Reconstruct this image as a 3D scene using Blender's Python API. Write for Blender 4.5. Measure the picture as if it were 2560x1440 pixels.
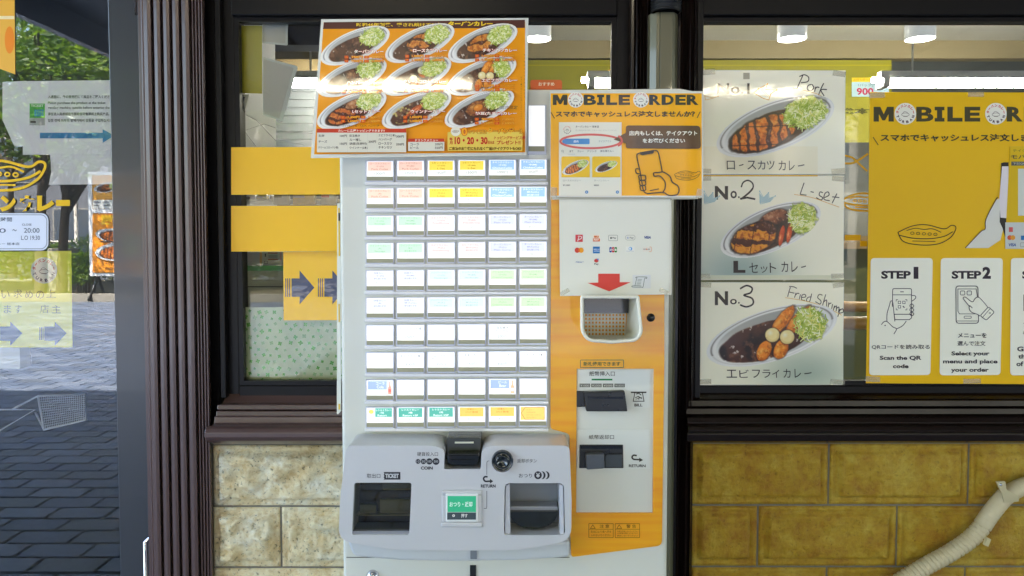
import bpy, bmesh, math, random
import numpy as np
from mathutils import Vector
for o in list(bpy.data.objects):
    bpy.data.objects.remove(o)
sc = bpy.context.scene
COL = sc.collection
random.seed(7)
RNG = np.random.RandomState(11)

# ------------------------------------------------------------------ camera, sky, sun, exposure
F, PPX, PPY, CZ = 1800.0, 1280.0, 662.0, 1.45          # focal length and principal point in photo pixels, eye height
TH = math.atan(72 / F)                                  # pitch downwards
cam = bpy.data.cameras.new('camera')
cam_o = bpy.data.objects.new('camera', cam)
COL.objects.link(cam_o)
cam_o.location = (0, 0, CZ)
cam_o.rotation_euler = (math.pi / 2 - TH, 0, 0)
cam.sensor_width = 36
cam.lens = 36 * F / 2560
cam.shift_y = -(720 - PPY) / 2560
cam.clip_start = 0.02
cam.clip_end = 400
sc.camera = cam_o

SUN_EL, SUN_AZ = math.radians(58), math.radians(-28)    # azimuth from +y towards +x: the sun stands behind the shop
world = bpy.data.worlds.new('World')
sc.world = world
world.use_nodes = True
nt = world.node_tree
bg = nt.nodes['Background']
sky = nt.nodes.new('ShaderNodeTexSky')
sky.sky_type = 'NISHITA'
sky.sun_disc = False
sky.sun_elevation = SUN_EL
sky.sun_rotation = SUN_AZ
sky.air_density = 1.2
sky.dust_density = 2.0
nt.links.new(sky.outputs[0], bg.inputs[0])
bg.inputs[1].default_value = 0.15
sun = bpy.data.lights.new('sun', 'SUN')
sun.energy = 4.8
sun.angle = math.radians(0.5)
sun.color = (1, 0.95, 0.86)
sun_o = bpy.data.objects.new('sun', sun)
COL.objects.link(sun_o)
sd = Vector((math.sin(SUN_AZ) * math.cos(SUN_EL), math.cos(SUN_AZ) * math.cos(SUN_EL), math.sin(SUN_EL)))
sun_o.rotation_euler = sd.to_track_quat('Z', 'Y').to_euler()
sc.view_settings.view_transform = 'Standard'
sc.view_settings.look = 'None'
sc.view_settings.gamma = 1
sc.view_settings.exposure = 3.5
sc.render.engine = 'CYCLES'
sc.cycles.max_bounces = 8
sc.cycles.transparent_max_bounces = 16
sc.cycles.caustics_reflective = False
sc.cycles.caustics_refractive = False
sc.cycles.sample_clamp_indirect = 6
sc.cycles.use_denoising = True
LAMP_W = 1.0                                            # all lit lamps of the place are scaled by this

# ------------------------------------------------------------------ pixel rays: where a point of the photo stands at a given depth
_ct, _st = math.cos(TH), math.sin(TH)

def dirs(px, py):
    px = np.asarray(px, float); py = np.asarray(py, float)
    xc = (px - PPX) / F; zc = (PPY - py) / F
    return xc, _ct + zc * _st, -_st + zc * _ct

def P(px, py, Y):
    dx, dy, dz = dirs(px, py)
    t = Y / dy
    return (float(t * dx), float(Y), float(CZ + t * dz))

def PX(px, Y, py=720):
    return P(px, py, Y)[0]

def PZ(py, Y):
    return P(PPX, py, Y)[2]

def lin(c):
    c = np.asarray(c, float) / 255.0
    return np.where(c <= 0.04045, c / 12.92, ((c + 0.055) / 1.055) ** 2.4)

def S(r, g, b):
    return tuple(float(v) for v in lin((r, g, b)))

# ------------------------------------------------------------------ scene objects
def tag(o, label=None, cat=None, group=None, kind=None):
    if label: o['label'] = label
    if cat: o['category'] = cat
    if group: o['group'] = group
    if kind: o['kind'] = kind
    return o

def thing(name, label, cat, loc=(0, 0, 0), group=None):
    o = bpy.data.objects.new(name, None)
    COL.objects.link(o)
    o.location = loc
    o.empty_display_size = 0.1
    return tag(o, label, cat, group)

def link(name, me, mat=None, parent=None, smooth=False):
    o = bpy.data.objects.new(name, me)
    COL.objects.link(o)
    if mat is not None:
        for m in (mat if isinstance(mat, (list, tuple)) else [mat]):
            me.materials.append(m)
    if smooth:
        me.polygons.foreach_set('use_smooth', [True] * len(me.polygons))
    if parent is not None:
        o.parent = parent
        o.location = -parent.location if parent.parent is None else (0, 0, 0)
    return o

def bevel(o, w=0.002, seg=2, ang=35):
    m = o.modifiers.new('bevel', 'BEVEL')
    m.width = w; m.segments = seg; m.limit_method = 'ANGLE'; m.angle_limit = math.radians(ang)
    return o

class MB:
    """collects boxes, bars and tubes; build() links them as ONE mesh object"""
    def __init__(s):
        s.v, s.f, s.m = [], [], []
    def add(s, vs, fs, m=0):
        n = len(s.v)
        s.v += [tuple(v) for v in vs]
        s.f += [tuple(i + n for i in f) for f in fs]
        s.m += [m] * len(fs)
        return s
    def box(s, x0, x1, y0, y1, z0, z1, m=0):
        vs = [(x0, y0, z0), (x1, y0, z0), (x1, y1, z0), (x0, y1, z0), (x0, y0, z1), (x1, y0, z1), (x1, y1, z1), (x0, y1, z1)]
        return s.add(vs, [(0, 3, 2, 1), (4, 5, 6, 7), (0, 1, 5, 4), (1, 2, 6, 5), (2, 3, 7, 6), (3, 0, 4, 7)], m)
    def pbox(s, px0, py0, px1, py1, Y0, Y1, m=0):
        """box whose front face (at depth Y0) covers the given photo pixels"""
        pm_ = (py0 + py1) / 2
        return s.box(P(px0, pm_, Y0)[0], P(px1, pm_, Y0)[0], Y0, Y1, PZ(py1, Y0), PZ(py0, Y0), m)
    def prism(s, pts, Y0, Y1, m=0):
        """pts: (x, z) outline, counter-clockwise seen from the camera side"""
        n = len(pts)
        a = sum(pts[i][0] * pts[(i + 1) % n][1] - pts[(i + 1) % n][0] * pts[i][1] for i in range(n))
        if a < 0: pts = pts[::-1]
        vs = [(x, Y0, z) for x, z in pts] + [(x, Y1, z) for x, z in pts]
        fs = [tuple(range(n)), tuple(range(2 * n - 1, n - 1, -1))]
        fs += [(i + n, (i + 1) % n + n, (i + 1) % n, i) for i in range(n)]
        return s.add(vs, fs, m)
    def pprism(s, pts, Y0, Y1, m=0):
        q = [P(x, y, Y0) for x, y in pts]
        return s.prism([(a, c) for a, b, c in q], Y0, Y1, m)
    def xprofile(s, prof, x0, x1, m=0):
        """(y, z) profile run along x"""
        n = len(prof)
        vs = [(x0, y, z) for y, z in prof] + [(x1, y, z) for y, z in prof]
        a = sum(prof[i][0] * prof[(i + 1) % n][1] - prof[(i + 1) % n][0] * prof[i][1] for i in range(n))
        fs = [tuple(range(n)), tuple(range(2 * n - 1, n - 1, -1))] + [(i + n, (i + 1) % n + n, (i + 1) % n, i) for i in range(n)]
        if a > 0: fs = [f[::-1] for f in fs]
        return s.add(vs, fs, m)
    def zprofile(s, prof, z0, z1, m=0):
        """(x, y) profile run along z"""
        n = len(prof)
        a = sum(prof[i][0] * prof[(i + 1) % n][1] - prof[(i + 1) % n][0] * prof[i][1] for i in range(n))
        if a < 0: prof = prof[::-1]
        vs = [(x, y, z0) for x, y in prof] + [(x, y, z1) for x, y in prof]
        fs = [tuple(range(n - 1, -1, -1)), tuple(range(n, 2 * n))] + [(i, (i + 1) % n, (i + 1) % n + n, i + n) for i in range(n)]
        return s.add(vs, fs, m)
    def tube(s, pts, r, n=8, m=0, cap=True, closed=False):
        pts = [Vector(p) for p in pts]
        k = len(pts)
        rr = r if isinstance(r, (list, tuple)) else [r] * k
        vs = []
        up = None
        for i, p in enumerate(pts):
            if closed:
                t = pts[(i + 1) % k] - pts[i - 1]
            else:
                t = pts[min(i + 1, k - 1)] - pts[max(i - 1, 0)]
            t.normalize()
            if up is None:
                up = Vector((0, 0, 1)) if abs(t.z) < 0.9 else Vector((0, 1, 0))
            a = t.cross(up).normalized()
            b = a.cross(t).normalized()
            up = b
            for j in range(n):
                w = 2 * math.pi * j / n
                vs.append(p + (a * math.cos(w) + b * math.sin(w)) * rr[i])
        fs = []
        for i in range(k if closed else k - 1):
            i2 = (i + 1) % k
            for j in range(n):
                fs.append((i * n + j, i2 * n + j, i2 * n + (j + 1) % n, i * n + (j + 1) % n)[::-1])
        if cap and not closed:
            fs.append(tuple(range(n)))
            fs.append(tuple(range(k * n - 1, (k - 1) * n - 1, -1)))
        return s.add(vs, fs, m)
    def lathe(s, c, prof, axis='z', n=24, m=0):
        """(radius, height) profile turned about an axis through c"""
        vs = []
        for r, h in prof:
            for j in range(n):
                w = 2 * math.pi * j / n
                a, b = r * math.cos(w), r * math.sin(w)
                if axis == 'z': vs.append((c[0] + a, c[1] + b, c[2] + h))
                elif axis == 'y': vs.append((c[0] + a, c[1] + h, c[2] - b))
                else: vs.append((c[0] + h, c[1] + a, c[2] + b))
        fs = []
        for i in range(len(prof) - 1):
            for j in range(n):
                fs.append((i * n + j, i * n + (j + 1) % n, (i + 1) * n + (j + 1) % n, (i + 1) * n + j))
        return s.add(vs, fs, m)
    def build(s, name, mat, parent=None, smooth=False):
        me = bpy.data.meshes.new(name)
        me.from_pydata(s.v, [], s.f)
        o = link(name, me, mat, parent, smooth)
        if any(s.m):
            me.polygons.foreach_set('material_index', s.m)
        me.update()
        return o

def rrect(x0, y0, x1, y1, r, n=5):
    """rounded rectangle outline in pixels"""
    out = []
    for cx, cy, a0 in ((x1 - r, y0 + r, -90), (x1 - r, y1 - r, 0), (x0 + r, y1 - r, 90), (x0 + r, y0 + r, 180)):
        for i in range(n + 1):
            a = math.radians(a0 + 90 * i / n)
            out.append((cx + r * math.cos(a), cy + r * math.sin(a)))
    return out

def smooth_poly(pts, radii, n=5):
    """polygon with rounded corners (pixel outline)"""
    out = []
    k = len(pts)
    for i in range(k):
        p = Vector(pts[i]); a = Vector(pts[i - 1]); b = Vector(pts[(i + 1) % k])
        r = radii[i] if isinstance(radii, (list, tuple)) else radii
        if r <= 0:
            out.append(tuple(p)); continue
        u = (a - p); v = (b - p)
        d = min(r, u.length * 0.49, v.length * 0.49)
        p0 = p + u.normalized() * d; p1 = p + v.normalized() * d
        for j in range(n + 1):
            t = j / n
            q = p0 * (1 - t) ** 2 + p * 2 * t * (1 - t) + p1 * t * t
            out.append(tuple(q))
    return out

def plate(name, outer, holes, Y0, Y1, mat, parent=None, bev=0.002):
    """plate with real holes; outlines in photo pixels at depth Y0"""
    bm = bmesh.new()
    loops = []
    for lp in [outer] + list(holes):
        vs = [bm.verts.new(P(x, y, Y0)) for x, y in lp]
        es = [bm.edges.new((vs[i], vs[(i + 1) % len(vs)])) for i in range(len(vs))]
        loops.append((vs, es))
    bmesh.ops.triangle_fill(bm, use_beauty=True, use_dissolve=False, edges=[e for _, es in loops for e in es])
    front = list(bm.faces)
    for f in front:
        f.normal_update()
        if f.normal.y > 0: f.normal_flip()
    ret = bmesh.ops.extrude_face_region(bm, geom=front, use_keep_orig=True)
    nv = [g for g in ret['geom'] if isinstance(g, bmesh.types.BMVert)]
    for v in nv: v.co.y += (Y1 - Y0)
    bmesh.ops.recalc_face_normals(bm, faces=bm.faces)
    me = bpy.data.meshes.new(name)
    bm.to_mesh(me); bm.free()
    o = link(name, me, mat, parent)
    if bev: bevel(o, bev, 2, 50)
    return o

# ------------------------------------------------------------------ materials
MATS = {}

def mat(name, rgb, rough=0.5, metal=0.0, coat=0.0, spec=0.5, var=0.0, vscale=8.0, bump=0.0, bscale=60.0, emit=None, estr=0.0, trans=0.0, alpha=1.0, sss=0.0, coatr=0.05, stretch=None, wear=0.0):
    m = bpy.data.materials.new(name)
    m.use_nodes = True
    n = m.node_tree
    b = n.nodes['Principled BSDF']
    b.inputs['Base Color'].default_value = (*rgb, 1)
    b.inputs['Roughness'].default_value = rough
    b.inputs['Metallic'].default_value = metal
    b.inputs['Coat Weight'].default_value = coat
    b.inputs['Coat Roughness'].default_value = coatr
    b.inputs['Specular IOR Level'].default_value = spec
    b.inputs['Transmission Weight'].default_value = trans
    b.inputs['Alpha'].default_value = alpha
    if emit:
        b.inputs['Emission Color'].default_value = (*emit, 1)
        b.inputs['Emission Strength'].default_value = estr
    tc = n.nodes.new('ShaderNodeNewGeometry')
    src = tc.outputs['Position']
    if stretch:
        mp = n.nodes.new('ShaderNodeMapping')
        mp.inputs['Scale'].default_value = stretch
        n.links.new(src, mp.inputs['Vector'])
        src = mp.outputs[0]
    if var:
        nz = n.nodes.new('ShaderNodeTexNoise')
        nz.inputs['Scale'].default_value = vscale
        nz.inputs['Detail'].default_value = 6
        n.links.new(src, nz.inputs['Vector'])
        mx = n.nodes.new('ShaderNodeMix')
        mx.data_type = 'RGBA'
        mx.inputs[6].default_value = (*[max(0, c * (1 - var)) for c in rgb], 1)
        mx.inputs[7].default_value = (*[min(1, c * (1 + var)) for c in rgb], 1)
        n.links.new(nz.outputs[0], mx.inputs[0])
        n.links.new(mx.outputs[2], b.inputs['Base Color'])
    if wear:
        nw = n.nodes.new('ShaderNodeTexNoise')
        nw.inputs['Scale'].default_value = 35
        nw.inputs['Detail'].default_value = 8
        n.links.new(src, nw.inputs['Vector'])
        mr = n.nodes.new('ShaderNodeMapRange')
        mr.inputs[1].default_value = 0.35; mr.inputs[2].default_value = 0.7
        mr.inputs[3].default_value = max(0.02, rough - wear); mr.inputs[4].default_value = rough + wear
        n.links.new(nw.outputs[0], mr.inputs[0])
        n.links.new(mr.outputs[0], b.inputs['Roughness'])
    if bump:
        nz = n.nodes.new('ShaderNodeTexNoise')
        nz.inputs['Scale'].default_value = bscale
        nz.inputs['Detail'].default_value = 4
        n.links.new(src, nz.inputs['Vector'])
        bp = n.nodes.new('ShaderNodeBump')
        bp.inputs['Strength'].default_value = 1
        bp.inputs['Distance'].default_value = bump
        n.links.new(nz.outputs[0], bp.inputs['Height'])
        n.links.new(bp.outputs[0], b.inputs['Normal'])
        n.links.new(bp.outputs[0], b.inputs['Coat Normal'])
    MATS[name] = m
    return m

def print_mat(name, coat=0.0, rough=0.6, bump=0.0, bscale=12.0, emit=0.0, coatr=0.04, alpha=1.0):
    """printed sheet: the ink colours come from the mesh"""
    m = mat(name, (1, 1, 1), rough=rough, coat=coat, coatr=coatr, bump=bump, bscale=bscale, alpha=alpha, spec=.25)
    n = m.node_tree
    b = n.nodes['Principled BSDF']
    a = n.nodes.new('ShaderNodeAttribute')
    a.attribute_name = 'ink'
    n.links.new(a.outputs['Color'], b.inputs['Base Color'])
    if emit:
        n.links.new(a.outputs['Color'], b.inputs['Emission Color'])
        b.inputs['Emission Strength'].default_value = emit
    return m

def glass_mat(name, tint, refl, rough=0.0, fres=True):
    m = bpy.data.materials.new(name)
    m.use_nodes = True
    n = m.node_tree
    n.nodes.clear()
    out = n.nodes.new('ShaderNodeOutputMaterial')
    tr = n.nodes.new('ShaderNodeBsdfTransparent'); tr.inputs[0].default_value = (*tint, 1)
    gl = n.nodes.new('ShaderNodeBsdfGlossy'); gl.inputs['Roughness'].default_value = rough
    gl.inputs[0].default_value = (1, 1, 1, 1)
    mx = n.nodes.new('ShaderNodeMixShader')
    if fres:
        lw = n.nodes.new('ShaderNodeFresnel'); lw.inputs[0].default_value = 1.45
        ad = n.nodes.new('ShaderNodeMath'); ad.operation = 'ADD'; ad.use_clamp = True
        ad.inputs[1].default_value = refl
        n.links.new(lw.outputs[0], ad.inputs[0]); n.links.new(ad.outputs[0], mx.inputs[0])
    else:
        mx.inputs[0].default_value = refl
    n.links.new(tr.outputs[0], mx.inputs[1]); n.links.new(gl.outputs[0], mx.inputs[2])
    n.links.new(mx.outputs[0], out.inputs[0])
    return m

# ------------------------------------------------------------------ lettering (from Blender's own font) and flat print
_TX = {}

def text_mesh(s, bold=0.0):
    k = (s, bold)
    if k in _TX: return _TX[k]
    c = bpy.data.curves.new('lettering', 'FONT')
    c.body = s; c.size = 1; c.resolution_u = 3; c.offset = bold
    o = bpy.data.objects.new('lettering', c)
    COL.objects.link(o)
    dg = bpy.context.evaluated_depsgraph_get()
    me = bpy.data.meshes.new_from_object(o.evaluated_get(dg))
    v = np.zeros(len(me.vertices) * 3)
    me.vertices.foreach_get('co', v)
    v = v.reshape(-1, 3)[:, :2]
    f = [tuple(p.vertices) for p in me.polygons]
    bpy.data.objects.remove(o); bpy.data.curves.remove(c); bpy.data.meshes.remove(me)
    if len(v) == 0: v = np.zeros((0, 2))
    _TX[k] = (v, f)
    return _TX[k]

class Plane:
    """a sheet in space: a point and the normal that faces the camera"""
    def __init__(s, Y=None, p0=None, n=None):
        if Y is not None: p0, n = (0, Y, 0), (0, -1, 0)
        s.p = np.array(p0, float); s.n = np.array(n, float) / np.linalg.norm(n)
    def hit(s, px, py, off=0.0):
        dx, dy, dz = dirs(px, py)
        d = np.stack([dx, dy, dz], -1)
        c = np.array([0, 0, CZ])
        q = s.p
        t = ((q - c) @ s.n) / (d @ s.n)
        return c + d * t[..., None] + s.n * off

class Print:
    """painter of flat print on a plane: later calls lie a hair in front of earlier ones. All positions are photo pixels."""
    def __init__(s, plane, base=0.0002, step=0.00002):
        s.pl, s.off, s.step = plane, base, step
        s.v, s.f, s.c, s.n = [], [], [], 0
    def _put(s, px, py, faces, col):
        px = np.asarray(px, float); py = np.asarray(py, float)
        w = s.pl.hit(px, py, s.off)
        s.off += s.step
        col = np.asarray(col, float)
        if col.ndim == 1: col = np.tile(col, (len(w), 1))
        s.v.append(w); s.c.append(col)
        n = s.n
        s.f += [tuple(i + n for i in f) for f in faces]
        s.n += len(w)
    def poly(s, pts, rgb):
        a = np.array(pts, float)
        x, y = a[:, 0], a[:, 1]
        area = np.sum(x * np.roll(y, -1) - np.roll(x, -1) * y)
        if area > 0: a = a[::-1]                        # pixel y runs down
        s._put(a[:, 0], a[:, 1], [tuple(range(len(a)))], S(*rgb))
    def rect(s, x0, y0, x1, y1, rgb, r=0):
        if r: s.poly(rrect(x0, y0, x1, y1, r), rgb)
        else: s.poly([(x0, y0), (x1, y0), (x1, y1), (x0, y1)], rgb)
    def ell(s, cx, cy, rx, ry, rgb, rot=0, n=32):
        c, q = math.cos(math.radians(rot)), math.sin(math.radians(rot))
        s.poly([(cx + rx * math.cos(a) * c + ry * math.sin(a) * q, cy - rx * math.cos(a) * q + ry * math.sin(a) * c) for a in [2 * math.pi * i / n for i in range(n)]], rgb)
    def ring(s, cx, cy, rx, ry, w, rgb, n=40, rot=0):
        s.line([(cx + rx * math.cos(2 * math.pi * i / n), cy + ry * math.sin(2 * math.pi * i / n)) for i in range(n)], w, rgb, closed=True)
    def frame(s, x0, y0, x1, y1, w, rgb, r=0):
        s.line(rrect(x0, y0, x1, y1, r) if r else [(x0, y0), (x1, y0), (x1, y1), (x0, y1)], w, rgb, closed=True)
    def line(s, pts, w, rgb, closed=False):
        p = np.array(pts, float); k = len(p)
        ws = np.array(w, float) if isinstance(w, (list, tuple)) else np.full(k, float(w))
        L, R = [], []
        for i in range(k):
            a = p[(i - 1) % k] if (closed or i > 0) else None
            b = p[(i + 1) % k] if (closed or i < k - 1) else None
            d0 = (p[i] - a) if a is not None else (b - p[i])
            d1 = (b - p[i]) if b is not None else d0
            d0 = d0 / (np.linalg.norm(d0) + 1e-9); d1 = d1 / (np.linalg.norm(d1) + 1e-9)
            n0 = np.array([-d0[1], d0[0]]); n1 = np.array([-d1[1], d1[0]])
            m = n0 + n1; m /= (np.linalg.norm(m) + 1e-9)
            h = ws[i] / 2 / max(0.5, m @ n0)
            L.append(p[i] + m * h); R.append(p[i] - m * h)
        q = np.array(L + R)
        fs = []
        for i in range(k if closed else k - 1):
            j = (i + 1) % k
            fs.append((i, j, j + k, i + k))
        s._put(q[:, 0], q[:, 1], fs, S(*rgb))
    def curve(s, pts, w, rgb, n=6, closed=False):
        """smooth stroke through the points"""
        p = [np.array(q, float) for q in pts]; out = []
        k = len(p)
        rng = range(k if closed else k - 1)
        for i in rng:
            a = p[(i - 1) % k] if closed else p[max(i - 1, 0)]
            b, c = p[i], p[(i + 1) % k]
            d = p[(i + 2) % k] if closed else p[min(i + 2, k - 1)]
            for j in range(n):
                t = j / n
                out.append(0.5 * ((2 * b) + (-a + c) * t + (2 * a - 5 * b + 4 * c - d) * t * t + (-a + 3 * b - 3 * c + d) * t ** 3))
        if not closed: out.append(p[-1])
        s.line(out, w, rgb, closed)
    def text(s, t, x0, y0, x1, y1, rgb, bold=0.0, rot=0, mirror=False, shear=0.0, ink=None):
        """lettering stretched to fill the pixel box"""
        v, f = text_mesh(t, bold)
        if len(v) == 0: return
        mn, mx = v.min(0), v.max(0)
        u = (v - mn) / np.maximum(mx - mn, 1e-6)
        if mirror: u[:, 0] = 1 - u[:, 0]; f = [q[::-1] for q in f]
        u[:, 0] += shear * u[:, 1]
        x = x0 + u[:, 0] * (x1 - x0); y = y1 - u[:, 1] * (y1 - y0)
        if rot:
            c, q = math.cos(math.radians(rot)), math.sin(math.radians(rot))
            cx, cy = (x0 + x1) / 2, (y0 + y1) / 2
            x, y = cx + (x - cx) * c + (y - cy) * q, cy - (x - cx) * q + (y - cy) * c
        s._put(x, y, f, S(*rgb) if ink is None else ink)
    def otext(s, t, x0, y0, x1, y1, rgb, rgb2, bold=0.02, o=0.06, **k):
        h = (y1 - y0) * o
        s.text(t, x0 - h, y0 - h, x1 + h, y1 + h, rgb2, bold=bold + o, **k)
        s.text(t, x0, y0, x1, y1, rgb, bold=bold, **k)
    def raster(s, x0, y0, x1, y1, nx, ny, func):
        """a printed picture: func(px, py) -> rgb (0-255) and mask"""
        gx, gy = np.meshgrid(np.linspace(x0, x1, nx + 1), np.linspace(y0, y1, ny + 1))
        rgb, mask = func(gx, gy)
        w = lin(np.clip(rgb, 0, 255)).reshape(-1, 3)
        mk = mask.astype(bool)
        ok = mk[:-1, :-1] & mk[1:, :-1] & mk[:-1, 1:] & mk[1:, 1:]
        idx = np.arange((nx + 1) * (ny + 1)).reshape(ny + 1, nx + 1)
        a, b, c, d = idx[:-1, :-1][ok], idx[1:, :-1][ok], idx[1:, 1:][ok], idx[:-1, 1:][ok]
        fs = list(zip(a.tolist(), b.tolist(), c.tolist(), d.tolist()))
        s._put(gx.ravel(), gy.ravel(), fs, w)
    def build(s, name, m, parent):
        me = bpy.data.meshes.new(name)
        v = np.concatenate(s.v); c = np.concatenate(s.c)
        me.from_pydata(v.tolist(), [], s.f)
        at = me.color_attributes.new('ink', 'FLOAT_COLOR', 'POINT')
        at.data.foreach_set('color', np.concatenate([c, np.ones((len(c), 1))], 1).ravel())
        me.update()
        bm = bmesh.new(); bm.from_mesh(me)
        loose = [q for q in bm.verts if not q.link_faces]
        if loose: bmesh.ops.delete(bm, geom=loose, context='VERTS')
        pn = Vector(s.pl.n)
        for q in bm.faces:
            if q.normal.dot(pn) < 0: q.normal_flip()
        bm.to_mesh(me); bm.free()
        return link(name, me, m, parent)

def sheet(name, plane, pts, m, parent, th=0.0006, off=0.0, curl=0):
    """a sheet of paper or film with thickness; outline in photo pixels"""
    a = np.array(pts, float)
    x, y = a[:, 0], a[:, 1]
    if np.sum(x * np.roll(y, -1) - np.roll(x, -1) * y) > 0: a = a[::-1]
    f0 = plane.hit(a[:, 0], a[:, 1], off); f1 = f0 - plane.n * th
    n = len(a)
    mb = MB()
    mb.add([tuple(q) for q in f0] + [tuple(q) for q in f1],
           [tuple(range(n)), tuple(range(2 * n - 1, n - 1, -1))] + [(i + n, (i + 1) % n + n, (i + 1) % n, i) for i in range(n)])
    return mb.build(name, m, parent)

# ------------------------------------------------------------------ printed pictures of the dishes
def vnoise(x, y, seed=0):
    xi = np.floor(x).astype(int); yi = np.floor(y).astype(int)
    xf = x - xi; yf = y - yi
    def h(a, b):
        n = (a * 374761393 + b * 668265263 + seed * 1442695041) & 0x7fffffff
        n = ((n ^ (n >> 13)) * 1274126177) & 0x7fffffff
        return ((n ^ (n >> 16)) & 0xffff) / 65535.0
    u = xf * xf * (3 - 2 * xf); v = yf * yf * (3 - 2 * yf)
    return (h(xi, yi) * (1 - u) + h(xi + 1, yi) * u) * (1 - v) + (h(xi, yi + 1) * (1 - u) + h(xi + 1, yi + 1) * u) * v

def fbm(x, y, seed=0, o=4):
    r = 0; a = 0.5; t = 0
    for i in range(o):
        r = r + a * vnoise(x * 2 ** i, y * 2 ** i, seed + i * 17); t += a; a *= 0.5
    return r / t

def blend(c, k, m):
    m = np.clip(m, 0, 1)[..., None]
    return c * (1 - m) + np.array(k, float) * m if np.ndim(k) == 1 else c * (1 - m) + k * m

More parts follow.
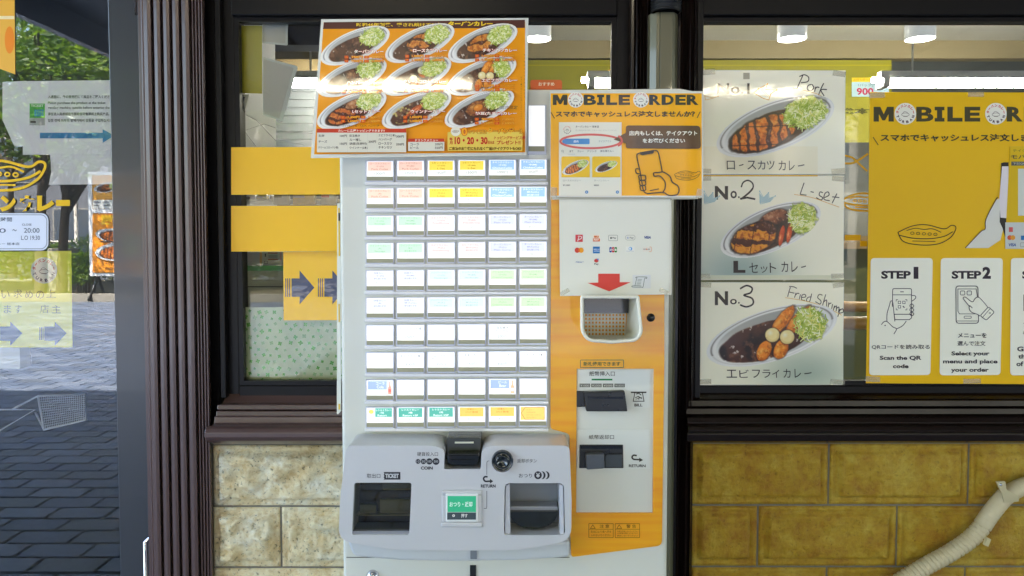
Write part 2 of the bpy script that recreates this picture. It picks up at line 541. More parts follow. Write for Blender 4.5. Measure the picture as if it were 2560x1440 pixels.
def dish_print(pr, cx, cy, a, b, rot, kind, nx, seed=1, glow=0.0):
    c_, s_ = math.cos(math.radians(rot)), math.sin(math.radians(rot))
    hw = math.sqrt((a * c_) ** 2 + (b * s_) ** 2) * 1.02; hh = math.sqrt((a * s_) ** 2 + (b * c_) ** 2) * 1.02
    ny = int(nx * hh / hw)
    asp = a / b
    def f(px, py):
        dx, dy = px - cx, cy - py
        X = (dx * c_ + dy * s_) / a; Y = (-dx * s_ + dy * c_) / b
        r = np.sqrt(X * X + Y * Y)
        q = 60 / nx * 2.2
        N = lambda k, sd, o=4: fbm(X * k * asp / 2, Y * k / 2, seed * 31 + sd, o)
        col = np.zeros(X.shape + (3,)) + np.array([240, 240, 238.])
        col = blend(col, (206, 210, 212), np.clip((np.sin(np.arctan2(Y, X) * 3 + 1) * 0.5), 0, 1))
        col = blend(col, (120, 116, 112), np.exp(-((r - 0.925) / 0.016) ** 2) * (0.2 + 0.7 * (Y > -0.1)))
        col = blend(col, (240, 240, 238), np.exp(-((r - 0.965) / 0.02) ** 2) * 0.8)
        inn = np.clip((0.86 - r) / 0.03, 0, 1)
        well = np.zeros_like(col) + np.array([196, 198, 196.])
        well = blend(well, (228, 230, 228), np.clip(-X * 1.2 + Y * .2, 0, 1))
        well = blend(well, (136, 134, 128), np.clip(Y * 1.1 - 0.1, 0, .5))
        col = blend(col, well, inn)
        e = np.sqrt(((X + 0.10) / 0.72) ** 2 + ((Y + 0.12) / 0.72) ** 2) + (N(3, 5) - .5) * .12
        m = np.clip((1 - e) / 0.06, 0, 1)
        n1 = N(4, 1)
        cur = np.zeros_like(col) + np.array([74, 40, 24.])
        cur = blend(cur, (34, 18, 10), np.clip((n1 - .5) * 4, 0, 1))
        cur = blend(cur, (128, 84, 58), np.clip((N(7, 2) - .58) * 6, 0, .75))
        cur = blend(cur, (235, 225, 215), np.clip((N(9, 3) - .73) * 14, 0, .8))
        col = blend(col, cur, m)
        def stripes(ang, k, sd, w):
            t = X * asp * math.cos(ang) + Y * math.sin(ang)
            return np.clip((np.sin(t * k + (N(3, sd) - .5) * 7.0 + (N(9, sd + 3) - .5) * 2.5) - w - (N(4, sd + 5) - .5) * .9) * 3, 0, 1)
        def cutlet(cx_, cy_, rx, ry, ang=1.15, k=10, sauce=.1, base=(206, 120, 42)):
            e = np.sqrt(((X - cx_) / rx) ** 2 + ((Y - cy_) / ry) ** 2) + (N(6, 7) - .5) * .22
            mm = np.clip((1 - e) / .07, 0, 1)
            k_ = np.zeros_like(col) + np.array(base, float)
            k_ = blend(k_, (176, 84, 20), np.clip((N(14, 8) - .5) * 5, 0, 1))
            k_ = blend(k_, (236, 160, 70), np.clip((N(18, 9) - .6) * 6, 0, .8))
            k_ = blend(k_, (66, 28, 16), stripes(ang, k, 10, sauce) * .92)
            k_ = blend(k_, (150, 110, 110), stripes(ang, k, 10, .75) * np.clip((N(12, 12) - .55) * 6, 0, .7))
            k_ = blend(k_, (50, 22, 12), np.clip((np.abs(np.sin((X * asp * math.cos(ang + 1.5) + Y * math.sin(ang + 1.5)) * 4.2)) < .09).astype(float), 0, .7))
            return blend(blend(col, (30, 14, 8), np.clip((1.12 - e) / .1, 0, 1) * .7), k_, mm)
        def blob(cl, cx_, cy_, rx, ry, base, hi, dk, sd, ang=0., ns=.12, hs=1.0):
            ca, sa = math.cos(ang), math.sin(ang)
            xx = (X - cx_) * asp; yy = Y - cy_
            u = (xx * ca + yy * sa) / (rx * asp); v = (-xx * sa + yy * ca) / ry
            e = np.sqrt(u * u + v * v) + (N(8, sd) - .5) * ns
            mm = np.clip((1 - e) / .08, 0, 1)
            k_ = np.zeros_like(cl) + np.array(base, float)
            k_ = blend(k_, dk, np.clip((N(16, sd + 1) - .5) * 4, 0, 1) * hs)
            k_ = blend(k_, dk, np.clip((e - .55) * 1.6, 0, .8) * (v < 0))
            k_ = blend(k_, hi, np.clip(1 - np.sqrt((u + .2) ** 2 + (v - .35) ** 2) / .45, 0, .85))
            k_ = blend(k_, hi, np.clip((N(20, sd + 2) - .62) * 6, 0, .7) * hs)
            return blend(blend(cl, (36, 18, 10), np.clip((1.15 - e) / .15, 0, 1) * .55), k_, mm)
        if kind == 'plain':
            col = blob(col, .12, .02, .2, .3, (82, 48, 34), (140, 100, 76), (40, 20, 12), 20)
        if kind in ('pork', 'small_pork'): col = cutlet(-.19, -.10, .58, .64, -.25, 15, .3, (232, 124, 36))
        if kind == 'chicken': col = cutlet(.0, .02, .44, .58, 1.4, 9, .35, (214, 132, 44))
        if kind == 'porkm': col = cutlet(.02, .05, .42, .56, 1.0, 11, .15)
        if kind == 'hamburger': col = blob(col, .05, .1, .2, .4, (120, 74, 44), (190, 140, 92), (60, 30, 16), 21)
        if kind == 'croquette':
            for q_ in ((-.1, -.2), (.2, .12)):
                col = blob(col, q_[0], q_[1] - .12, .13, .34, (212, 112, 30), (240, 160, 70), (176, 76, 14), 22)
                col = blob(col, q_[0] - .01, q_[1] + .1, .115, .27, (240, 228, 180), (255, 252, 235), (214, 196, 140), 23, ns=.04, hs=.2)
        if kind == 'shrimp':
            for x_, y_, an in ((.22, .42, .6), (.43, .24, .6)):
                col = blob(col, x_, y_, .27, .24, (236, 134, 30), (252, 186, 84), (178, 84, 10), 24, ang=an, ns=.25)
            for x_, y_ in ((-.17, -.48), (.07, -.62)):
                col = blob(col, x_, y_, .16, .27, (238, 138, 32), (252, 190, 88), (182, 86, 10), 25, ang=.8, ns=.2)
            for x_, y_ in ((.01, .0), (.21, -.24)):
                col = blob(col, x_, y_, .11, .28, (244, 226, 160), (255, 250, 226), (214, 184, 110), 27, ns=.03, hs=.1)
        if kind == 'lset':
            col = blob(col, .14, .43, .28, .34, (140, 78, 48), (200, 146, 108), (66, 30, 20), 28)
            col = cutlet(-.35, -.09, .46, .66, 1.1, 7, .15, (228, 148, 36))
            for x_ in (.15, .31):
                col = blob(col, x_, -.44, .20, .12, (214, 82, 26), (255, 180, 120), (170, 46, 12), 30, ang=1.0, ns=.02, hs=.4)
        if kind == 'lsetm': col = cutlet(-.3, -.12, .42, .55, .9, 11, .1, (200, 96, 36)); col = blob(col, .12, .3, .26, .3, (170, 104, 60), (220, 170, 120), (110, 60, 30), 32)
        if kind == 'sausage':
            for x_ in (-.12, .02):
                col = blob(col, x_, 0, .26, .15, (206, 92, 40), (250, 170, 110), (160, 60, 20), 33, ang=.3, ns=.03)
            col = blend(col, (214, 196, 110), np.clip((N(12, 36) - .55) * 5, 0, .8) * (X < -.1) * (r < .75))
        if kind == 'natto':
            col = blob(col, -.05, .05, .34, .5, (156, 84, 34), (224, 160, 80), (84, 38, 16), 34, ns=.3)
            col = blob(col, -.02, .08, .14, .24, (226, 130, 34), (250, 180, 80), (200, 96, 20), 35, ns=.03, hs=.2)
        # shredded cabbage
        ccx, ccy, crx, cry = {'shrimp': (.60, -.02, .22, .66), 'lset': (.64, -.08, .27, .72)}.get(kind, (.53, .10, .36, .62))
        e = np.sqrt(((X - ccx) / crx) ** 2 + ((Y - ccy) / cry) ** 2) + (N(10, 40) - .5) * .45
        mm = np.clip((1 - e) / .08, 0, 1)
        wa, wb = N(3, 51, 2) * 9, N(4, 52, 2) * 9
        s1 = np.sin(58 * (X * asp * .8 + Y * .6) + wa * 2.6); s2 = np.sin(54 * (X * asp * -.3 + Y * .95) + wb * 2.6)
        pick = fbm(X * asp * 4, Y * 4, seed + 50, 2) > .5
        st = fbm(X * asp * 9 + Y * 5, Y * 3 - X * asp * 2, seed + 50, 3); st2 = fbm(X * asp * 4 - Y * 8, Y * 9 + X * asp * 5, seed + 60, 3)
        g = np.zeros_like(col) + np.array([206, 218, 104.])
        g = blend(g, (158, 186, 56), np.clip((st - .5) * 3.2, 0, .8))
        g = blend(g, (246, 246, 196), np.clip((st2 - .5) * 6, 0, 1))
        g = blend(g, (112, 140, 40), np.clip((.42 - st2) * 5, 0, .8) * (Y < .3))
        col = blend(blend(col, (60, 60, 20), np.clip((1.1 - e) / .12, 0, 1) * .35), g, mm)
        if glow: col = blend(col, (255, 255, 245), np.full(X.shape, glow))
        return col, r <= 1.0
    pr.raster(cx - hw, cy - hh, cx + hw, cy + hh, nx, ny, f)
    # single shreds of cabbage, one short curved stroke each
    rs = random.Random(seed * 7 + 1)
    ccx, ccy, crx, cry = {'shrimp': (.60, -.02, .24, .70), 'lset': (.64, -.08, .27, .72)}.get(kind, (.53, .10, .36, .64))
    ns = int(34 + nx * .75)
    PALS = ((150, 178, 52), (190, 206, 92), (214, 224, 124), (232, 238, 170), (246, 248, 214), (226, 222, 110), (170, 192, 70))
    st_ = pr.step; pr.step = st_ * .3
    for i in range(ns):
        a_, r_ = rs.uniform(0, 6.283), rs.random() ** .55 * 1.02
        X0, Y0 = ccx + crx * r_ * math.cos(a_), ccy + cry * r_ * math.sin(a_)
        if X0 * X0 + Y0 * Y0 > .72: continue
        px0, py0 = cx + X0 * a * c_ - Y0 * b * s_, cy - (X0 * a * s_ + Y0 * b * c_)
        L_ = a * rs.uniform(.05, .12); th = rs.uniform(0, 3.14); k = rs.uniform(-.5, .5)
        pts = [(px0 + L_ * (t - .5) * math.cos(th) - L_ * k * (t - .5) ** 2 * 2 * math.sin(th), py0 - L_ * (t - .5) * math.sin(th) - L_ * k * (t - .5) ** 2 * 2 * math.cos(th)) for t in (0, .33, .66, 1)]
        cc_ = PALS[min(6, int(rs.random() * 7))] if i > ns * .25 else PALS[0]
        pr.line(pts, max(.9, a * .014), cc_)
    pr.step = st_

# ================================================================== MATERIALS USED
M_alu = mat('painted_brown_aluminium', S(82, 63, 59), rough=0.3, coat=0.12)
M_alu_shade = mat('shaded_brown_aluminium', S(24, 14, 11), rough=0.22, coat=0.05, spec=.3)  # left pillar's brown paint, with the right side's shade put into its colour
M_alu2 = mat('dark_aluminium_flat', S(14, 13, 14), rough=0.35, spec=.2)
M_stile = mat('door_aluminium', S(56, 58, 62), rough=0.3, coat=0.2)
M_black = mat('black_plastic', S(26, 28, 30), rough=0.35, var=0.2, wear=0.1)
M_dark = mat('dark_smoked', S(18, 19, 18), rough=0.12, spec=0.6)
M_white = mat('machine_white', S(212, 213, 203), rough=0.35, coat=0.2)
M_silver = mat('silver_paint', S(202, 202, 203), rough=0.32, metal=0.15, coat=0.15)
M_silver2 = mat('silver_paint_inner', S(150, 152, 158), rough=0.35, metal=0.35)
M_chrome = mat('satin_chrome', S(200, 200, 205), rough=0.2, metal=0.9)
M_paper = mat('paper', S(226, 226, 214), rough=0.55, coat=0.25, coatr=0.12, bump=0.0006, bscale=7)
M_print = print_mat('print_matt', rough=0.55)
M_gloss = print_mat('print_laminated', coat=1.0, rough=0.5, coatr=0.05, bump=0.0007, bscale=5)
M_gloss2 = print_mat('print_laminated_smooth', coat=0.9, rough=0.5, coatr=0.05, bump=0.0005, bscale=5)
M_lam = mat('laminating_film', S(222, 224, 216), rough=0.4, coat=1.0, coatr=0.03, bump=0.0007, bscale=9)
M_lam2 = mat('laminating_film_smooth', S(222, 224, 216), rough=0.4, coat=0.9, coatr=0.04, bump=0.0005, bscale=9)
M_wall = mat('plaster', S(150, 148, 140), rough=0.8, var=0.1, bump=0.001, bscale=30)
M_mortar = mat('mortar', S(120, 116, 106), rough=0.9, var=0.2, vscale=60, bump=0.002, bscale=200)

def striped_yellow():
    m = mat('orange_yellow_skin', S(238, 166, 8), rough=0.32, coat=0.3)
    n = m.node_tree; b = n.nodes['Principled BSDF']
    g = n.nodes.new('ShaderNodeNewGeometry'); mp = n.nodes.new('ShaderNodeMapping')
    mp.inputs['Scale'].default_value = (3.2, 1, 62)
    nz = n.nodes.new('ShaderNodeTexNoise'); nz.inputs['Scale'].default_value = 1.0; nz.inputs['Detail'].default_value = 2
    cr = n.nodes.new('ShaderNodeValToRGB')
    cr.color_ramp.elements[0].position = 0.40; cr.color_ramp.elements[0].color = (*S(240, 170, 10), 1)
    cr.color_ramp.elements[1].position = 0.66; cr.color_ramp.elements[1].color = (*S(236, 154, 6), 1)
    n.links.new(g.outputs['Position'], mp.inputs[0]); n.links.new(mp.outputs[0], nz.inputs[0])
    n.links.new(nz.outputs[0], cr.inputs[0]); n.links.new(cr.outputs[0], b.inputs['Base Color'])
    return m
M_yellow = striped_yellow()

def stone_mat(name, c0, c1, c2, pit, rough, bump):
    m = bpy.data.materials.new(name); m.use_nodes = True
    n = m.node_tree; b = n.nodes['Principled BSDF']; L = n.links.new
    b.inputs['Roughness'].default_value = rough
    g = n.nodes.new('ShaderNodeNewGeometry')
    n1 = n.nodes.new('ShaderNodeTexNoise'); n1.inputs['Scale'].default_value = 16; n1.inputs['Detail'].default_value = 9; n1.inputs['Roughness'].default_value = .62; n1.inputs['Distortion'].default_value = 0.15
    L(g.outputs['Position'], n1.inputs[0])
    cr = n.nodes.new('ShaderNodeValToRGB'); e = cr.color_ramp.elements
    e[0].position = .34; e[0].color = (*c0, 1); e[1].position = .64; e[1].color = (*c2, 1)
    q = e.new(.5); q.color = (*c1, 1)
    L(n1.outputs[0], cr.inputs[0])
    n2 = n.nodes.new('ShaderNodeTexNoise'); n2.inputs['Scale'].default_value = 130; n2.inputs['Detail'].default_value = 5
    L(g.outputs['Position'], n2.inputs[0])
    r2 = n.nodes.new('ShaderNodeValToRGB'); r2.color_ramp.elements[0].position = .30; r2.color_ramp.elements[0].color = (pit, pit, pit, 1)
    r2.color_ramp.elements[1].position = .40; r2.color_ramp.elements[1].color = (1, 1, 1, 1)
    L(n2.outputs[0], r2.inputs[0])
    mx = n.nodes.new('ShaderNodeMix'); mx.data_type = 'RGBA'; mx.blend_type = 'MULTIPLY'; mx.inputs[0].default_value = 1
    L(cr.outputs[0], mx.inputs[6]); L(r2.outputs[0], mx.inputs[7]); L(mx.outputs[2], b.inputs['Base Color'])
    bp = n.nodes.new('ShaderNodeBump'); bp.inputs['Distance'].default_value = bump; bp.inputs['Strength'].default_value = 1
    n3 = n.nodes.new('ShaderNodeTexNoise'); n3.inputs['Scale'].default_value = 55; n3.inputs['Detail'].default_value = 10; n3.inputs['Roughness'].default_value = .7
    L(g.outputs['Position'], n3.inputs[0])
    r3 = n.nodes.new('ShaderNodeValToRGB'); r3.color_ramp.elements[0].position = .36; r3.color_ramp.elements[0].color = (.84, .77, .64, 1)
    r3.color_ramp.elements[1].position = .52; r3.color_ramp.elements[1].color = (1, 1, 1, 1)
    L(n3.outputs[0], r3.inputs[0])
    m3 = n.nodes.new('ShaderNodeMix'); m3.data_type = 'RGBA'; m3.blend_type = 'MULTIPLY'; m3.inputs[0].default_value = 1
    L(mx.outputs[2], m3.inputs[6]); L(r3.outputs[0], m3.inputs[7]); L(m3.outputs[2], b.inputs['Base Color'])
    s3 = n.nodes.new('ShaderNodeMath'); s3.operation = 'MULTIPLY'; s3.inputs[1].default_value = 3.0
    L(n3.outputs[0], s3.inputs[0])
    ad = n.nodes.new('ShaderNodeMath'); ad.operation = 'ADD'
    L(s3.outputs[0], ad.inputs[0]); L(r2.outputs[0], ad.inputs[1]); L(ad.outputs[0], bp.inputs['Height']); L(bp.outputs[0], b.inputs['Normal'])
    return m
M_stoneL = stone_mat('split_limestone', S(234, 210, 158), S(248, 234, 194), S(252, 246, 222), 0.45, 0.85, 0.0055)
M_stoneR = stone_mat('yellowish_block', S(162, 118, 12), S(178, 144, 24), S(190, 162, 56), 0.7, 0.6, 0.003)  # yellower and darker than the left stones

G_win = glass_mat('window_glass', (0.98, 0.99, 0.98), -0.01)
G_door = glass_mat('door_glass_coated', (0.985, 0.995, 0.995), 0.075)

# ================================================================== SETTING: pavement, street, room
def pave():
    xs0, xs1, y0, y1 = -13.5, 3.0, -11.9, 1.86
    bw, bd, g = 0.3, 0.15, 0.011
    cells = []
    ny = int((y1 - y0) / bd)
    for j in range(ny):
        yb = y1 - (j + 1) * bd
        off = (j % 2) * bw / 2
        nx = int((xs1 - xs0) / bw)
        for i in range(nx):
            xb = xs0 + off + i * bw
            V = 4 - (yb + bd / 2)                       # as seen in the door glass
            px = PPX + F * (xb + bw / 2) / V
            inview = -40 < px < 330 and V > 3.0
            cells.append((xb, yb, V if inview else 1e3 + V))
    cells.sort(key=lambda c: c[2])
    base = MB().box(-60, 40, -60, 12, -0.3, -0.012)
    b = base.build('pavement', mat('pavement_joint', S(58, 61, 68), rough=0.9, var=0.2))
    tag(b, kind='structure')
    M1 = [mat('paver_%d' % k, c, rough=0.55, var=0.22, vscale=9, bump=0.0006, bscale=180, wear=0.15) for k, c in enumerate((S(108, 120, 142), S(96, 108, 130), S(120, 130, 148), S(102, 110, 124)))]
    meshes = []
    for k in range(4):
        mb = MB()
        x, y, h = bw - g, bd - g, 0.005
        vs = [(0, 0, -h * 3), (x, 0, -h * 3), (x, y, -h * 3), (0, y, -h * 3), (h, h, 0), (x - h, h, 0), (x - h, y - h, 0), (h, y - h, 0)]
        mb.add(vs, [(4, 5, 6, 7), (0, 1, 5, 4), (1, 2, 6, 5), (2, 3, 7, 6), (3, 0, 4, 7)])
        me = bpy.data.meshes.new('paving_brick'); me.from_pydata(mb.v, [], mb.f); me.materials.append(M1[k]); me.update()
        meshes.append((me, mb))
    rest = MB()
    for n_, (x, y, _) in enumerate(cells):
        k = random.randrange(4); dz = random.uniform(-0.0015, 0.0015)
        if n_ < 300:
            o = bpy.data.objects.new('paving_brick', meshes[k][0]); COL.objects.link(o); o.parent = b; o.location = (x, y, dz)
        else:
            rest.add([(a + x, c + y, d + dz) for a, c, d in meshes[k][1].v], meshes[k][1].f, k)
    o = rest.build('paving_bricks', M1, b); o['kind'] = 'stuff'
pave()
rd = MB().box(-60, 40, -34, -17.5, -0.01, 0.004).build('road', mat('asphalt', S(72, 74, 78), rough=0.9, var=0.2, bump=0.002, bscale=120)); tag(rd, kind='structure')

# interior room
M_ceil = mat('ceiling_paint', S(222, 222, 214), rough=0.5, var=0.05, vscale=2)
M_cream = mat('cream_wall', S(158, 144, 108), rough=0.7, var=0.05)
M_floor = mat('interior_floor', S(90, 92, 92), rough=0.25, var=0.15)
RX0, RX1, RY1, RZ = -3.6, 6.5, 6.3, 3.02
tag(MB().box(RX0, RX1, 2.02, RY1, 0.0, 0.03).build('floor', M_floor), kind='structure')
tag(MB().box(RX0, RX1, 2.06, RY1, RZ, RZ + 0.1).build('ceiling', M_ceil), kind='structure')
tag(MB().box(RX0, RX1, RY1, RY1 + 0.15, 0, RZ + 0.1).build('back_wall', mat('kitchen_wall', S(92, 96, 92), rough=0.4, var=0.25, vscale=2)), kind='structure')
tag(MB().box(RX0 - 0.15, RX0, 2.02, RY1 + 0.15, 0, RZ + 0.1).box(RX1, RX1 + 0.15, 2.02, RY1 + 0.15, 0, RZ + 0.1).build('side_wall', M_wall), kind='structure')
tag(MB().box(RX0, RX1, 5.85, 5.95, PZ(146, 5.85), RZ).build('ceiling_beam', M_cream), kind='structure')
pw = MB().box(-1.02, -0.96, 2.08, 2.95, 0.03, RZ)
tag(pw.build('partition_wall', mat('partition_white', S(208, 208, 204), rough=0.6, var=0.03)), kind='structure')
tag(MB().box(RX0, -1.021, 3.0, 3.1, 0.03, RZ).build('entry_light_blocker', mat('light_blocker_dark', S(52, 54, 54), rough=0.6, var=.15)), kind='structure')  # added wall, keeps room light from washing out the door reflections
# building above and beside the shop front
M_up = mat('upper_wall', S(120, 112, 104), rough=0.8, var=0.1)
up = MB().box(-9, 9, 1.97, 7, RZ + 0.1, 8.5).box(-9, RX0 - 0.15, 2.04, 7, 0, RZ + 0.1).box(RX1 + 0.15, 9, 2.04, 7, 0, RZ + 0.1)
tag(up.build('upper_storey', M_up), 'upper storey wall of the shop building above the canopy', 'building')

# canopy above the pavement with its tube lamps
CA_X0, CA_X1, CA_Y0, CA_Z = -3.0, 9.0, -3.9, 2.98
ca = thing('canopy', 'dark flat canopy over the pavement in front of the shop', 'canopy', (0, 1.9, CA_Z))
M_can = mat('canopy_panel', S(70, 66, 62), rough=0.5, var=0.12, vscale=2)
MB().box(CA_X0, CA_X1, CA_Y0, 1.96, CA_Z, CA_Z + 0.08).build('soffit', M_can, ca)
MB().box(CA_X0 - 0.06, CA_X0, CA_Y0 - 0.06, 1.96, CA_Z - 0.18, CA_Z + 0.2).box(CA_X0, CA_X1, CA_Y0 - 0.06, CA_Y0, CA_Z - 0.18, CA_Z + 0.2).build('fascia', mat('canopy_fascia', S(112, 116, 124), rough=0.35, metal=0.3), ca)
for k in range(14):
    MB().box(CA_X0 + 0.4 + k * 0.85, CA_X0 + 0.43 + k * 0.85, CA_Y0, 1.95, CA_Z - 0.03, CA_Z - 0.001).build('batten', M_can, ca)

def emit_mat(name, rgb, s):
    m = bpy.data.materials.new(name); m.use_nodes = True
    n = m.node_tree; n.nodes.clear()
    o = n.nodes.new('ShaderNodeOutputMaterial'); e = n.nodes.new('ShaderNodeEmission')
    e.inputs[0].default_value = (*rgb, 1); e.inputs[1].default_value = s
    n.links.new(e.outputs[0], o.inputs[0])
    return m
E_out = emit_mat('canopy_tube_glow', (1, 0.88, 0.62), 9.0 * LAMP_W)
E_in = emit_mat('room_tube_glow', (1, 0.96, 0.84), 11.0 * LAMP_W)
M_hous = mat('lamp_housing', S(210, 210, 204), rough=0.4)

def tube_lamp(name, label, x0, x1, y, z, em, r=0.013, n=1, drop=0.0, ceil=None, group=None):
    t = thing(name, label, 'tube light', ((x0 + x1) / 2, y, z), group)
    MB().box(x0 - 0.04, x1 + 0.04, y - 0.025, y + 0.025, z + 0.035, z + 0.075).build('housing', M_hous, t)
    for k in range(n):
        yy = y + (k - (n - 1) / 2) * 0.07
        MB().tube([(x0, yy, z), (x1, yy, z)], r, 12).build('lamp_tube', em, t, True)
    MB().box(x0 - 0.035, x0, y - 0.05, y + 0.05, z - 0.02, z + 0.03).build('lamp_holder', M_hous, t)
    MB().box(x1, x1 + 0.035, y - 0.05, y + 0.05, z - 0.02, z + 0.03).build('lamp_holder', M_hous, t)
    if ceil:
        for xx in (x0 + 0.15, x1 - 0.15):
            MB().tube([(xx, y, z + 0.07), (xx, y, ceil)], 0.006, 6).build('rod', M_hous, t)
    return t
tube_lamp('tube_lamp', 'bare tube lamp under the canopy above the ticket machine', -1.1, -0.2, -0.45, 2.88, E_out)
tube_lamp('tube_lamp', 'bare tube lamp near the outer edge of the canopy', 1.5, 2.9, -3.3, 2.86, E_out)

# ------------------------------------------------------------------ stone walls below the windows
def stone_mesh(w, h, margin, depth, seed, rough_amp):
    nx = max(6, int(w / 0.0055)); nz = max(6, int(h / 0.0055))
    nx = min(nx, 66); nz = min(nz, 30)
    xs = np.linspace(0, w, nx + 1); zs = np.linspace(0, h, nz + 1)
    gx, gz = np.meshgrid(xs, zs)
    d = np.minimum(np.minimum(gx, w - gx), np.minimum(gz, h - gz))
    t = np.clip((d - margin) / 0.008, 0, 1)
    nn = fbm(gx * 26 + seed * 3.1, gz * 34, seed, 6)
    y = -(t * (depth + (nn - 0.5) * rough_amp) + (1 - t) * (fbm(gx * 30, gz * 30, seed + 9, 2) - .5) * 0.0025)
    y = y + np.exp(-((d - margin + .002) / 0.0035) ** 2) * 0.005
    edge = np.clip(d / 0.004, 0, 1)
    y = y + (1 - edge) * 0.003
    vs = np.stack([gx, y, gz], -1).reshape(-1, 3).tolist()
    fs = []
    W = nx + 1
    for j in range(nz):
        for i in range(nx):
            a = j * W + i
            fs.append((a, a + 1, a + W + 1, a + W))
    # sides to the wall
    n0 = len(vs)
    ring = [i for i in range(W)] + [j * W + nx for j in range(1, nz + 1)] + [nz * W + i for i in range(nx - 1, -1, -1)] + [j * W for j in range(nz - 1, 0, -1)]
    for i in ring: vs.append([vs[i][0], 0.03, vs[i][2]])
    k = len(ring)
    for i in range(k):
        a, b = ring[i], ring[(i + 1) % k]
        fs.append((a, n0 + i, n0 + (i + 1) % k, b))
    me = bpy.data.meshes.new('stone'); me.from_pydata(vs, [], fs); me.update()
    return me

def stone_wall(label, rows, Ys, m, x_lo, x_hi, ztop, rough_amp, depth, margin):
    t = thing('stone_wall', label, 'wall', ((x_lo + x_hi) / 2, Ys, 0))
    MB().box(x_lo, x_hi, Ys + 0.006, Ys + 0.12, 0, ztop).build('mortar_backing', M_mortar, t)
    sd_ = 3
    for (py0, py1, cuts) in rows:
        z1, z0 = PZ(py0, Ys), PZ(py1, Ys)
        pm_ = (py0 + py1) / 2
        for a, b in zip(cuts[:-1], cuts[1:]):
            xa, xb = P(a, pm_, Ys)[0] + 0.003, P(b, pm_, Ys)[0] - 0.003
            xa, xb = max(xa, x_lo + 0.002), min(xb, x_hi - 0.002)
            if xb - xa < 0.03: continue
            sd_ += 1
            o = link('stone', stone_mesh(xb - xa, z1 - z0 - 0.006, margin, depth + 0.003 * random.uniform(-1, 1), sd_, rough_amp), m, t, True)
            o.location = Vector((xa, Ys, z0 + 0.003)) - t.location
YS = 1.90
rowsL = [(1112, 1267, [530, 1010]), (1267, 1420, [530, 702, 1044]), (1420, 1575, [530, 870, 1210]), (1575, 1730, [530, 702, 1044]), (1730, 1885, [530, 870, 1210])]
rowsR = [(1108, 1264, [1726, 2073, 2423, 2770, 3117]), (1264, 1418, [1726, 1895, 2243, 2592, 2940, 3288]), (1418, 1573, [1726, 2067, 2413, 2760, 3107]), (1573, 1728, [1726, 1895, 2243, 2592, 2940, 3288]), (1728, 1883, [1726, 2067, 2413, 2760, 3107])]
stone_wall('cream split-face limestone wall left of the ticket machine', rowsL, YS, M_stoneL, PX(529, YS, 1250), PX(1010, YS, 1250), PZ(1110, YS), 0.042, 0.014, 0.016)
stone_wall('yellowish block wall under the window right of the ticket machine', rowsR, YS, M_stoneR, PX(1726, YS, 1250), PX(3300, YS, 1250), PZ(1106, YS), 0.014, 0.009, 0.019)

# ------------------------------------------------------------------ shop windows
def sill_profile(lst, back=1.99):
    pr_ = [(Y, PZ(py, Y)) for py, Y in lst]
    return pr_ + [(back, pr_[-1][1]), (back, pr_[0][1])]

def shop_window(label, px0, px1, frame_x0, frame_x1, sill, pxs0, pxs1, m_sill):
    Yf = 1.90
    t = thing('shop_window', label, 'window', (PX((px0 + px1) / 2, Yf), Yf, PZ(1110, Yf)))
    X0, X1 = PX(frame_x0, Yf), PX(frame_x1, Yf)
    x0, x1 = PX(px0, Yf), PX(px1, Yf)
    zt, zb = PZ(36, Yf), PZ(968, Yf)
    for nm, bx in (('jamb', (X0, x0, Yf + .024, 2.0, zb - 0.03, zt + 0.25)), ('jamb', (x1, X1, Yf + .024, 2.0, zb - 0.03, zt + 0.25)), ('outer_trim', (X0, X0 + .016, Yf, Yf + .0235, zb - 0.03, zt + 0.25)), ('head', (x0, x1, Yf + .004, 2.0, zt, zt + 0.25)), ('bottom_rail', (x0, x1, Yf + .02, 2.0, zb - 0.045, zb))):
        bevel(MB().box(*bx).build(nm, M_alu2, t), 0.003)
    # glazing bead
    g = 0.012
    mb = MB().box(x0, x0 + g, 1.925, 1.945, zb, zt).box(x1 - g, x1, 1.925, 1.945, zb, zt).box(x0 + g, x1 - g, 1.925, 1.945, zt - g, zt).box(x0 + g, x1 - g, 1.925, 1.945, zb, zb + g)
    mb.build('glazing_bead', M_alu2, t)
    MB().box(x0, x1, 1.950, 1.955, zb, zt).build('pane', G_win, t)
    o = MB().xprofile(sill_profile(sill), PX(pxs0, 1.82, 1050), PX(pxs1, 1.82, 1050)).build('sill', m_sill, t)
    bevel(o, 0.002, 2, 25)
    return t
sillL = [(968, 1.93), (984, 1.925), (1008, 1.90), (1012, 1.865), (1024, 1.862), (1026, 1.872), (1028, 1.858), (1040, 1.855), (1042, 1.845), (1058, 1.842), (1062, 1.825), (1066, 1.80), (1072, 1.788), (1082, 1.782), (1094, 1.782), (1102, 1.790), (1107, 1.806), (1109, 1.85)]
sillR = [(975, 1.93), (998, 1.90), (1001, 1.885), (1016, 1.882), (1019, 1.892), (1021, 1.878), (1036, 1.875), (1038, 1.888), (1042, 1.888), (1044, 1.862), (1054, 1.858), (1058, 1.856), (1060, 1.868), (1064, 1.868), (1066, 1.85), (1076, 1.846), (1079, 1.846), (1081, 1.862), (1084, 1.862), (1086, 1.86), (1103, 1.862), (1107, 1.88)]
WL = shop_window('dark framed shop window behind the ticket machine, yellow bands across its glass', 586, 1540, 546, 1572, sillL, 526, 1600, M_alu)
WR = shop_window('dark framed shop window at the right, covered with dish posters', 1746, 3050, 1738, 3120, sillR, 1728, 3120, M_alu_shade)

